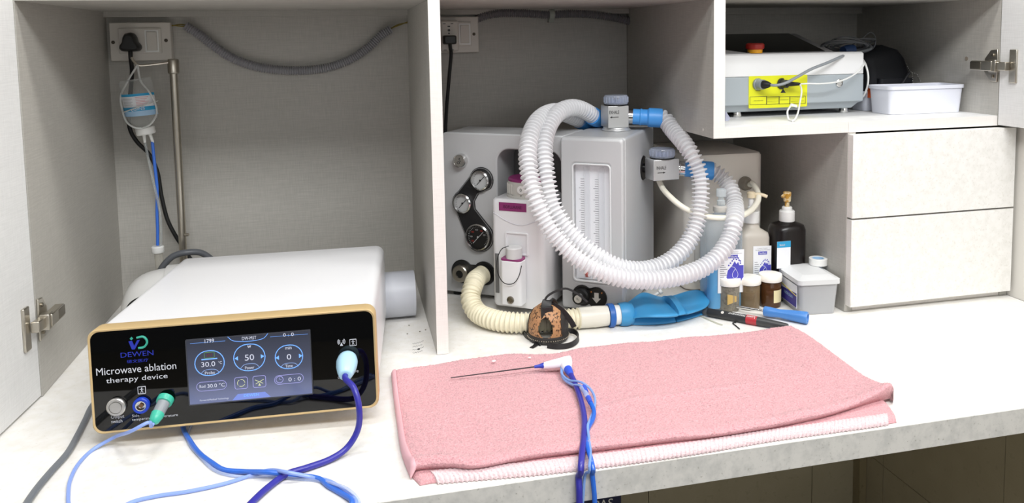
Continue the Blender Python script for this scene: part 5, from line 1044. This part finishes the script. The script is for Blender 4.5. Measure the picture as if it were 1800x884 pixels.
F.append(tuple(o0+k_ for k_ in range(len(per))))
tw = thing('towel', 'folded pink terry towel with paler borders spread along the worktop edge', 'towel', loc=(.3, -.25, 0))
part('top_layer', (V, F), TWP, tw, ang=180)
# hem on the left end
NH = 160; hem = []
S = []
for k_ in range(NH):
    v = k_/(NH-1); a = PT(0, v); b = PT(.016, v); zt_ = th_top(.012, v)+lowf(v)+.0012
    dirx = (b-a)/np.linalg.norm(b-a); hw_ = .0065
    S.append([(a[0]-dirx[0]*.0006, a[1]-dirx[1]*.0006, .0012), (a[0]-dirx[0]*.001, a[1]-dirx[1]*.001, zt_*.6), (a[0]+dirx[0]*.002, a[1]+dirx[1]*.002, zt_), (a[0]+dirx[0]*hw_, a[1]+dirx[1]*hw_, zt_+.0008), (a[0]+dirx[0]*(hw_+.001), a[1]+dirx[1]*(hw_+.001), zt_-.003)])
part('hem', loft(S), pm('hem_pink', '#e4b4bb', .8), tw, ang=80, label='smooth paler pink hem')
# lower layer showing in front
Bk2 = Fr+np.array([0.0, .03]); Fr2 = w2([(738, 849), (760, 845), (860, 836), (950, 828), (1050, 816), (1150, 803), (1250, 788), (1350, 771), (1450, 757), (1530, 746), (1576, 739)], .004)
Lf2 = curve2([Fr2[0], at(720, 826, Z=.006)[:2], Bk2[0]]); Rt2 = curve2([Fr2[-1], at(1572, 722, Z=.006)[:2], Bk2[-1]-np.array([.004, 0])])
PT2 = coons(Bk2, Fr2, Lf2, Rt2)
NU2, NV2 = 420, 30; V = []; F = []
for j in range(NV2):
    for i in range(NU2):
        u, v = i/(NU2-1), j/(NV2-1); x, y = PT2(u, v); e_ = 1-math.exp(-min(u*.7, (1-u)*.7, v*.08)/.003)
        V.append((x, y, .0012+.0062*e_+(rng.normal(0, .0004) if e_ > .2 else 0)))
for j in range(NV2-1):
    for i in range(NU2-1): a = j*NU2+i; F.append((a, a+1, a+NU2+1, a+NU2))
o0 = len(V); per = [(0, i) for i in range(NU2)]+[(j, NU2-1) for j in range(1, NV2)]+[(NV2-1, i) for i in range(NU2-2, -1, -1)]+[(j, 0) for j in range(NV2-2, 0, -1)]
for j, i in per: p = V[j*NU2+i]; V.append((p[0], p[1], .0006))
for k_ in range(len(per)):
    j, i = per[k_]; j2, i2 = per[(k_+1) % len(per)]; F.append((j*NU2+i, o0+k_, o0+(k_+1) % len(per), j2*NU2+i2))
F.append(tuple(o0+k_ for k_ in range(len(per))))
part('lower_layer', (V, F), TWP, tw, ang=180)
# ribbed pale border: rounded ribs across the strip
NB = 900; S = []
for k_ in range(NB):
    u = .03+k_/(NB-1)*.95; x0, y0 = PT2(u, 0.0); x1, y1 = PT2(u, .30); rb = .5+.5*math.cos(k_/NB*105*2*math.pi)
    dvx, dvy = x1-x0, y1-y0; ll = math.hypot(dvx, dvy); dvx /= ll; dvy /= ll; out = .0030+.0028*rb; wd = .0165
    S.append([(x0-dvx*out, y0-dvy*out, .0010), (x0-dvx*(out+.0006), y0-dvy*(out+.0006), .0035), (x0+dvx*.001, y0+dvy*.001, .0072+.0012*rb), (x0+dvx*wd, y0+dvy*wd, .0090+.0008*rb), (x0+dvx*(wd+.003), y0+dvy*(wd+.003), .0070)])
part('border', loft(S), TWB, tw, ang=80, label='ribbed whitish border strip')
FL = pm('fluff', '#f6e9ea', .9)
for (x, y, r_) in ((868, 635, .0032), (931, 629, .0022), (845, 614, .0022)):
    p_ = at(x, y, Z=.018); solo('fluff', ball((p_[0], p_[1], p_[2]+.0005), r_, 8, (1.2, .8, .5)), FL, {868: 'larger white fluff speck on the towel left of the needle tip', 931: 'small white fluff speck on the towel above the needle shaft', 845: 'small white fluff speck at the back edge of the towel'}[x], 'fluff')
# ------------------------------------------------------------------ ablation needle
n0 = at(1003, 636, Z=.030); nt = at(792, 664, Z=.0205); nh = at(952, 643, Z=.0265); dn = (n0-nh); ln_ = np.linalg.norm(dn); dn /= ln_
t = thing('ablation_needle', 'long black needle with white angled handle and blue tubes lying on the towel', 'needle', loc=n0)
HWt = pm('handle_white', '#eff2f8', .35)
part('shaft', cyl(nh-(dn*.001), nt, .00115, .0008, 10), pm('needle_black', '#2b2228', .35), t)
part('tip_cone', lathe([(.0022, -.004), (.0030, .004), (.0048, .011), (.005, .012)], nh-dn*.008, dn, 20), pm('cone_blue', '#2a3fb0', .35), t)
sideN = np.cross([0, 0, 1.0], dn); upN = np.array([0, 0, 1.0])
S = []
for h_, w_, hh, dz in ((.002, .008, .008, 0), (.004, .0105, .010, 0), (.020, .0150, .0125, .0005), (.034, .0185, .014, .001), (ln_-.010, .020, .0145, .0015), (ln_-.001, .021, .0145, .0015), (ln_+.001, .019, .0125, .0015)):
    S.append([tuple(nh+dn*h_+sideN*x+upN*(z+dz)) for x, z in rr(w_, hh, min(w_, hh)*.42, 5)])
part('handle', loft(S), HWt, t, ang=60)
J0 = nh+dn*(ln_-.010)-sideN*.004; J1 = at(1000, 652, Z=.026); dj = J1-J0; dj /= np.linalg.norm(dj)
part('handle_leg', lathe([(.0085, 0), (.0085, .012), (.0078, .016), (.006, .0165)], J0, dj, 22), HWt, t, ang=40)
part('strain_relief', lathe([(.0064, .010), (.0066, .020), (.0048, .034), (.0038, .036)], J0, dj, 22), pm('relief_blue', '#3558d0', .35), t, ang=40)
def rib_(i): return .0043+(.0003 if i % 2 else 0)
ov = [(1028, 760), (1025, 800), (1022, 822)]
Pp = [J0+dj*.030, at(1010, 672, Z=.022), at(1020, 700, Z=.020), at(1027, 735, Z=.021), at(1026, 770, Z=.0215), at(1023, 797, Z=.020), at(1021, 822, Z=.013), at(1020.5, 831, Z=.0055)]
pe_ = Pp[-1]; Pp += [np.array([pe_[0]-.001, -WD-.004, -.001]), np.array([pe_[0]-.002, -WD-.009, -.020]), np.array([pe_[0]-.004, -WD-.012, -.10]), np.array([pe_[0]-.006, -WD-.012, -.25])]
part('cord', tube(Pp, .0043, 14), PURP, t)
LB2 = m_clear('line_pale_blue', '#8db4f0', .6, .2)
Pa = [nh+dn*.036-sideN*.003-upN*.002, at(987, 655, Z=.023), at(1000, 668, Z=.023), at(1022, 672, Z=.0285), at(1036, 682, Z=.024), at(1045, 697, Z=.020), at(1045, 715, Z=.0195), at(1038, 735, Z=.0195), at(1033, 750, Z=.025), at(1036, 775, Z=.0215), at(1038, 800, Z=.018), at(1036, 820, Z=.012), at(1036, 829, Z=.0055)]
pe_ = Pa[-1]; Pa += [np.array([pe_[0]-.003, -WD-.003, .0]), np.array([pe_[0]-.008, -WD-.007, -.03]), np.array([pe_[0]-.018, -WD-.010, -.12])]
part('thin_line', tube(Pa, .0019, 8), LB2, t, label='pale clear blue line')
Pb = [nh+dn*.032-sideN*.004-upN*.002, at(990, 664, Z=.020), at(1006, 676, Z=.0205), at(1020, 678, Z=.0285), at(1026, 686, Z=.0275)]
part('thin_line', tube(Pb, .0022, 8), LB2, t, label='pale clear blue line')
part('line_joint', cyl(at(1024, 682, Z=.0275), at(1036, 703, Z=.0265), .0042, .0036, 16), CLRT, t)
part('line_collar', cyl(at(1026, 681, Z=.0278), at(1030, 689, Z=.0275), .0046, .0040, 16), bpy.data.materials['relief_blue'], t); part('line_collar', cyl(at(1034, 699, Z=.027), at(1038, 708, Z=.0265), .0042, .0036, 16), bpy.data.materials['relief_blue'], t)
Pc_ = [at(1038, 707, Z=.026), at(1044, 722, Z=.022), at(1042, 737, Z=.020), at(1034, 752, Z=.0195), at(1031, 768, Z=.0195), at(1034, 790, Z=.019), at(1040, 812, Z=.013), at(1043, 827, Z=.0055)]
pe_ = Pc_[-1]; Pc_ += [np.array([pe_[0], -WD-.004, .0]), np.array([pe_[0]+.001, -WD-.009, -.03]), np.array([pe_[0]+.0, -WD-.012, -.20])]
part('blue_line', tube(Pc_, .0033, 10), m_clear('line_blue', '#2f6fd8', .8, .2), t, label='bright blue line')
# ------------------------------------------------------------------ laser unit in the upper cabinet
YL = .150; zf = ZS1+.0115
LG = pm('laser_grey', '#a5adb2', .35); LWh = pm('laser_white', '#e8e8e8', .3)
lx1 = at(1518, 140, Y=YL)[0]; lx0 = X3i+.004; lmid = at(1400, 133, Y=YL)[2]; ltop = at(1400, 93, Y=YL)[2]; lzc = at(1500, 178, Y=YL)[2]
t = thing('laser_unit', 'white and grey laser console with yellow label and red emergency button', 'medical machine', loc=(lx0+.13, YL+.1, ZS1))
DL = .26
def lsec(x0_, x1_, y0_, z_): return [(x0_, y0_, z_), (x1_, y0_, z_), (x1_, YL+DL, z_), (x0_, YL+DL, z_)]
part('base_shell', loft([lsec(lx0+.018, lx1-.022, YL+.010, zf), lsec(lx0+.010, lx1-.010, YL+.004, zf+.012), lsec(lx0+.001, lx1, YL, lzc), lsec(lx0, lx1, YL, lmid)]), LG, t, bev=.0015)
part('cover_shell', loft([lsec(lx0, lx1-.001, YL-.0006, lmid+.0004), lsec(lx0, lx1-.001, YL-.0006, ltop-.004), lsec(lx0, lx1-.003, YL+.004, ltop)]), LWh, t, bev=.0015)
ytop = YL+DL-.02
pk = [at(1275, 60, Y=ytop), at(1385, 60, Y=ytop)]
zk = pk[1][2]; xk = pk[1][0]
xs0 = at(1322, 92, Y=YL+.006)[0]; xe = at(1472, 93, Y=YL+.006)[0]
LS = pm('laser_silver', '#a9a9ab', .35, .2)
# raised wedge: low front edge, high at the back
part('display_wedge', loft([[(lx0, YL+.010, ltop-.001), (xe, YL+.010, ltop-.001), (xe+.004, ytop, ltop-.001), (lx0, ytop, ltop-.001)], [(lx0, YL+.014, ltop+.0015), (xe-.004, YL+.014, ltop+.0015), (xk+.022, ytop, zk+.001), (lx0, ytop, zk+.001)]]), LS, t, bev=.001)
part('display_glass', loft([[(lx0+.001, YL+.016, ltop+.0014), (xe-.024, YL+.016, ltop+.0014), (xk, ytop-.004, zk+.0005), (lx0+.001, ytop-.004, zk+.0005)], [(lx0+.001, YL+.016, ltop+.0028), (xe-.024, YL+.016, ltop+.0028), (xk, ytop-.004, zk+.002), (lx0+.001, ytop-.004, zk+.002)]]), pm('display_black', '#050505', .25), t)
part('corner_cheek', loft([[(lx0, YL+.012, ltop), (xs0-.004, YL+.012, ltop), (lx0, YL+.050, ltop)], [(lx0, YL+.012, ltop+.001), (xs0-.006, YL+.013, ltop+.0015), (lx0, YL+.050, ltop+.022)]]), LS, t)
be = at(1327, 92, Y=YL+.020); be[2] = ltop+.001
part('emergency_button', lathe([(.0145, 0), (.0145, .006), (.0165, .008), (.0195, .010), (.0195, .018), (.0165, .021), (0, .021)], be+(0, 0, .0), (0, 0, 1), 32), pm('button_red', '#a3241c', .35), t, ang=35)
part('button_base', lathe([(.0155, 0), (.0160, .012)], be, (0, 0, 1), 32), pm('button_yellow', '#e9a51c', .4), t)
for fx_, in ((at(1297, 206, Y=YL+.02)[0],), (at(1485, 200, Y=YL+.02)[0],)):
    for fy in (YL+.025, YL+DL-.03): part('foot', lathe([(.010, .0006), (.0105, .004), (.009, .0118)], (fx_, fy, ZS1), (0, 0, 1), 20), CHROME, t, ang=35)
A = at(1316, 134, Y=YL); B = at(1418, 187, Y=YL); YLW = pm('label_yellow_bright', '#dfe01c', .5)
def fl_(x, y, n=.0012): return at(x, y, Y=YL-n)
lb_ = part('warning_label', prism([(p[0], p[1]) for p in [(A[0]+(B[0]-A[0])*(.5+a), A[2]+(B[2]-A[2])*(.5-b)) for a, b in rr(1, 1, .03, 3)]], YL-.0012, YL-.0002, 'y'), YLW, t, smooth=False, label='yellow warning label')
def LR(x0_, y0_, x1_, y1_, tpx=.8):
    a = fl_(x0_, y0_); b = fl_(x1_, y1_); w_ = tpx*.00105
    return ring([(a[0], b[2]), (b[0], b[2]), (b[0], a[2]), (a[0], a[2])], [(a[0]+w_, b[2]+w_), (b[0]-w_, b[2]+w_), (b[0]-w_, a[2]-w_), (a[0]+w_, a[2]-w_)], YL-.0016, YL-.0012)
part('label_table', join(LR(1318, 170, 1348, 183.5), LR(1347, 170, 1370, 183), LR(1369, 170, 1389, 182.5), LR(1388, 169.5, 1416, 182)), INK, lb_, smooth=False)
text('LASER RADIATION', fl_(1333, 177, .0015), EX, EZ, .022, .002, INK, lb_, world=True)
part('fine_print', join(*[box(tuple(fl_(1349, 172+2.1*i, .0016)), tuple(np.array(fl_(1368-(i % 3)*3, 172+2.1*i, .0012))+(0, 0, .0006))) for i in range(5)], *[box(tuple(fl_(1390, 172+3*i, .0016)), tuple(np.array(fl_(1413-(i % 2)*6, 172+3*i, .0012))+(0, 0, .0006))) for i in range(4)], box(tuple(fl_(1371, 176, .0016)), tuple(np.array(fl_(1386, 176, .0012))+(0, 0, .0012))),
     box(tuple(fl_(1328, 160, .0016)), tuple(np.array(fl_(1337, 160, .0012))+(0, 0, .0012)))), INK, lb_, smooth=False)
part('hazard_mark', join(prism([(fl_(1372, 163)[0], fl_(1372, 163)[2]), (fl_(1381, 163)[0], fl_(1381, 163)[2]), (fl_(1376.5, 156)[0], fl_(1376.5, 156)[2])], YL-.0016, YL-.0012, 'y'), prism([(fl_(1329, 158)[0], fl_(1329, 158)[2]), (fl_(1337, 155)[0], fl_(1337, 155)[2]), (fl_(1335, 154.5)[0], fl_(1335, 154.5)[2])], YL-.0016, YL-.0012, 'y')), INK, lb_, smooth=False)
p1 = fl_(1331, 148, 0); p2 = fl_(1373, 147, 0); p3 = fl_(1475, 146, 0)
part('port', lathe([(.0125, 0), (.0125, .004), (.0110, .005), (.0105, .018), (.0080, .018)], p1, (.25, -1, 0), 28), pm('port_grey', '#8a9196', .35), t, ang=35)
part('port', lathe([(.0120, 0), (.0120, .003), (.0090, .004), (.0085, .016)], p2, (.35, -1, 0), 26), pm('port_dark', '#3a3c3c', .35, .5), t, ang=35)
part('key_lock', lathe([(.0085, 0), (.0085, .002), (.0065, .003), (.006, .0012), (0, .0012)], p3, (0, -1, 0), 24), CHROME, t, ang=30)
LCB = pm('lead_grey', '#8b9094', .4); LCD = pm('lead_dark', '#5e6063', .4)
t = thing('grey_lead', 'grey lead with black boot plugged into the left port on the yellow label', 'cable', loc=p1)
q1 = p1+np.array([.25, -1, 0])*.016; part('boot', lathe([(.0085, 0), (.0088, .006), (.0070, .012), (.0035, .018)], q1, (.6, -.8, 0), 22), BLACKR, t, ang=40)
part('cord', tube([q1+np.array([.6, -.8, 0])*.014, at(1362, 150, Y=.115), at(1378, 147, Y=.110), at(1400, 136, Y=.112), at(1425, 122, Y=.118), at(1455, 110, Y=.128), at(1480, 99, Y=.148), at(1496, 93, Y=.19), at(1515, 90, Y=.22), at(1532, 84, Y=.235), at(1522, 76, Y=.25), at(1495, 73, Y=.25)], .0031, 10), LCB, t)
BN = []
for k_ in range(9):
    cxp, cyp = 1488+rng.uniform(-8, 8), 82+rng.uniform(-5, 4); rx, ry = rng.uniform(30, 50), rng.uniform(5, 14); a0_ = rng.uniform(-.25, .15); yy = .21+k_*.006
    LP_ = [at(cxp+rx*math.cos(q_)*math.cos(a0_)-ry*math.sin(q_)*math.sin(a0_), min(cyp+rx*math.cos(q_)*math.sin(a0_)+ry*math.sin(q_), 93), Y=yy+.03*math.sin(q_)) for q_ in np.linspace(k_, k_+6.0, 14)]
    BN.append(tube(LP_, .0018, 6))
BN.append(tube([at(x, y, Y=.23) for x, y in [(1470, 88), (1495, 80), (1515, 68), (1530, 57), (1538, 64), (1537, 82), (1520, 92), (1490, 93)]], .0012, 6))
for k_, b_n in enumerate(BN): part('cord_loop', b_n, LCD, t)
part('cable_tie', lathe([(.0105, 0), (.0125, .012), (.0105, .030)], at(1482, 90, Y=.20), (1, .2, .15), 18), pm('tie_blue', '#1c3a66', .5), t)
t = thing('white_lead', 'thin white looped lead with black boot plugged into the right port', 'cable', loc=p2)
q2 = p2+np.array([.35, -1, 0])*.014; part('boot', lathe([(.0055, 0), (.0050, .010), (.0028, .028)], q2, (1, -.35, -.02), 18), BLACKR, t, ang=40)
e2 = q2+np.array([1, -.35, -.02])*.026
part('cord', tube([e2, at(1420, 147, Y=.118), at(1445, 147, Y=.116), at(1475, 143, Y=.118), at(1500, 132, Y=.125), at(1516, 118, Y=.135), at(1519, 112, Y=.145), at(1516, 107, Y=.17)], .0016, 8), WHITEP, t)
part('loop', tube([e2, at(1409, 160, Y=.112), at(1406, 180, Y=.110), at(1402, 200, Y=.080), at(1394, 212, Z=ZS1+.0025), at(1386, 209, Z=ZS1+.0035), at(1384, 198, Y=.070), at(1389, 187, Y=.095), at(1391, 183, Y=.105)], .0018, 8), WHITEP, t)
part('tag', xf(box((-.0070, -.0012, -.003), (.0070, .0012, .003)), lambda p: at(1396, 185.5, Y=.107)+np.array([p[0], p[1], p[2]-.25*p[0]])), WHITEP, t, bev=.0006)
part('loop', tube([at(1514, 102, Y=.20), at(1521, 112, Y=.175), at(1526, 132, Y=.165), at(1525, 150, Y=.165), at(1520, 165, Y=.17), at(1512, 176, Y=.18)], .0022, 8), WHITEP, t)
solo('plastic_wedge', loft([[at(1275, 195, Y=.02)+(0, y_, 0), at(1277, 197, Y=.02)+(0, y_, 0), at(1284, 208, Y=.02)+(0, y_, 0), at(1280, 212.5, Y=.02)+(0, y_, 0), at(1275, 212.5, Y=.02)+(0, y_, 0)] for y_ in (0, .05)]), m_clear('wedge_clear', '#c3c6da', .5, .1), 'small clear plastic wedge at the left corner of the upper shelf', 'wedge')
# tubs and bag
YT = .085
def tub(x0, x1, y0, y1, h_, name, label, mat, tap=.004):
    o = thing(name, label, 'tub', loc=((x0+x1)/2, (y0+y1)/2, ZS1))
    P = lambda e_, z, r: [(x, y, z) for x, y in rr(x1-x0+2*e_, y1-y0+2*e_, r, 6, (x0+x1)/2, (y0+y1)/2)]
    z0 = ZS1+.0006; z1 = ZS1+h_
    part('tub_wall', loft([P(-tap, z0, .010), P(0, z1-.008, .012), P(0, z1, .012), P(-.0018, z1, .010), P(-tap-.0018, z0+.002, .009)]), mat, o, ang=40)
    part('rim', ring([(p[0], p[1]) for p in P(.003, 0, .014)], [(p[0], p[1]) for p in P(.0002, 0, .012)], z1-.007, z1+.0006, 'z'), mat, o, bev=.0006, ang=40)
    return o
TWM = pm('tub_white', '#e6e8f2', .35, sss=.1)
tx0 = at(1566, 160, Y=YT)[0]; tx1 = at(1696, 160, Y=YT)[0]; thh = at(1620, 151, Y=YT)[2]-ZS1
tub(tx0, min(tx1, X5-.008), YT, YT+.078, thh, 'plastic_tub', 'open white rectangular plastic tub at the front of the upper shelf', TWM)
ux0 = at(1520, 160, Y=.178)[0]
o = tub(ux0, ux0+.11, .178, .238, .040, 'lidded_tub', 'pale tub with orange clip behind the open white tub', m_clear('tub_pale', '#cfd2dc', .8, .3))
pcl = at(1537, 163, Y=.195)
part('clip', box((at(1527, 160, Y=.172)[0], .166, at(1530, 172, Y=.17)[2]), (at(1546, 160, Y=.172)[0], .177, at(1530, 153, Y=.17)[2])), pm('clip_orange', '#d8591c', .4), o, bev=.0015)
NYL = pm('bag_nylon', '#191b21', .6)
bl = at(1512, 150, Y=.27); br_ = at(1620, 150, Y=.25); zt1 = at(1560, 84, Y=.27)[2]
bx0 = bl[0]+.004; bx1 = min(br_[0]+.006, X5-.004)
t = thing('camera_bag', 'soft black bag with silver bead chain behind the white tub', 'bag', loc=((bx0+bx1)/2, .31, ZS1))
sec_ = [(0, .85, 1.0, 0), (.10, 1, 1.02, 0), (.55, 1, 1, 0), (.80, .97, .97, -.006), (.93, .86, .9, -.012), (1.0, .55, .6, -.022)]
part('bag_body', loft([[((bx0+bx1)/2+x+dx+.003*math.sin(9*y_+z*5), .320+y_, ZS1+.001+z*(zt1-ZS1)+(.006*math.sin(x*60) if z > .7 else 0)) for x, y_ in rr((bx1-bx0)*sx_, .13*sy_, .03, 7)] for z, sx_, sy_, dx in sec_]), NYL, t, ang=80)
part('flap', loft([[((bx0+bx1)/2+x+.012, .252+y_, ZS1+zz_) for x, y_ in rr((bx1-bx0)*.72, .02, .008, 4)] for zz_ in (.02, .05, .068)]), NYL, t, ang=80)
part('zip_pull', tube([at(1598, 128, Y=.240), at(1590, 140, Y=.238), at(1583, 152, Y=.238)], .0028, 8), pm('zip_dark', '#2b2b2f', .4), t)
CH_ = crs([at(x, y, Y=.236) for x, y in [(1594, 113), (1598, 122), (1602, 127), (1612, 131), (1617, 142), (1620, 149), (1611, 151), (1605, 146), (1604, 132), (1602, 127)]], .0052)
for p_ in CH_[:60]: part('bead', ball(p_, .0017, 5), CHROME, t)
# ------------------------------------------------------------------ cling wrap scrap on the machine, box below
cs = mf.w(mf.px(830, 216, z=MH)); 
solo('plastic_scrap', grid(24, 10, lambda u, v: tuple(cs+np.array([(u-.5)*.075, (v-.5)*.030*(1-.6*abs(u-.5)), .001+.006*abs(math.sin(u*7+v*3))*(1-abs(2*v-1))+.002]))), m_clear('wrap', '#d6d2cc', .35, .15), 'crumpled clear plastic scrap lying on top of the anaesthesia machine', 'plastic scrap')
nvx0, nvx1, nvt = at(1040, 880, Y=.30)[0], at(1092, 880, Y=.30)[0], -.30
t = thing('navy_carton', 'navy blue carton with white lettering on the floor under the worktop', 'box', loc=((nvx0+nvx1)/2-.1, .38, -.80))
part('carton_body', box((nvx1-.34, .30, -.7995), (nvx1, .46, at(1060, 858, Y=.30)[2])), pm('navy_card', '#121a44', .5), t, bev=.001)
text('PAS', tuple(at(1061, 886, Y=.2995)), EX, EZ, .046, .022, WHITEP, t, world=True)
# dirt specks on the worktop inside the left bay
for k_, (x, y) in enumerate([(736, 614), (716, 587), (738, 583), (748, 580), (719, 572)]):
    p_ = at(x, y, Z=0.0006)
    solo('crumb', ball((p_[0], p_[1], .0012), .0014 if k_ else .0022, 5, (1.2, .8, .6)), DUST if k_ else BLACKR, ['dark crumb on the worktop in front of the divider foot', 'tiny grey crumb, leftmost near the grey pipe', 'tiny grey crumb midway between pipe and divider', 'tiny grey crumb closest to the divider', 'tiny grey crumb just below the grey pipe'][k_], 'crumb')
flush_texts()
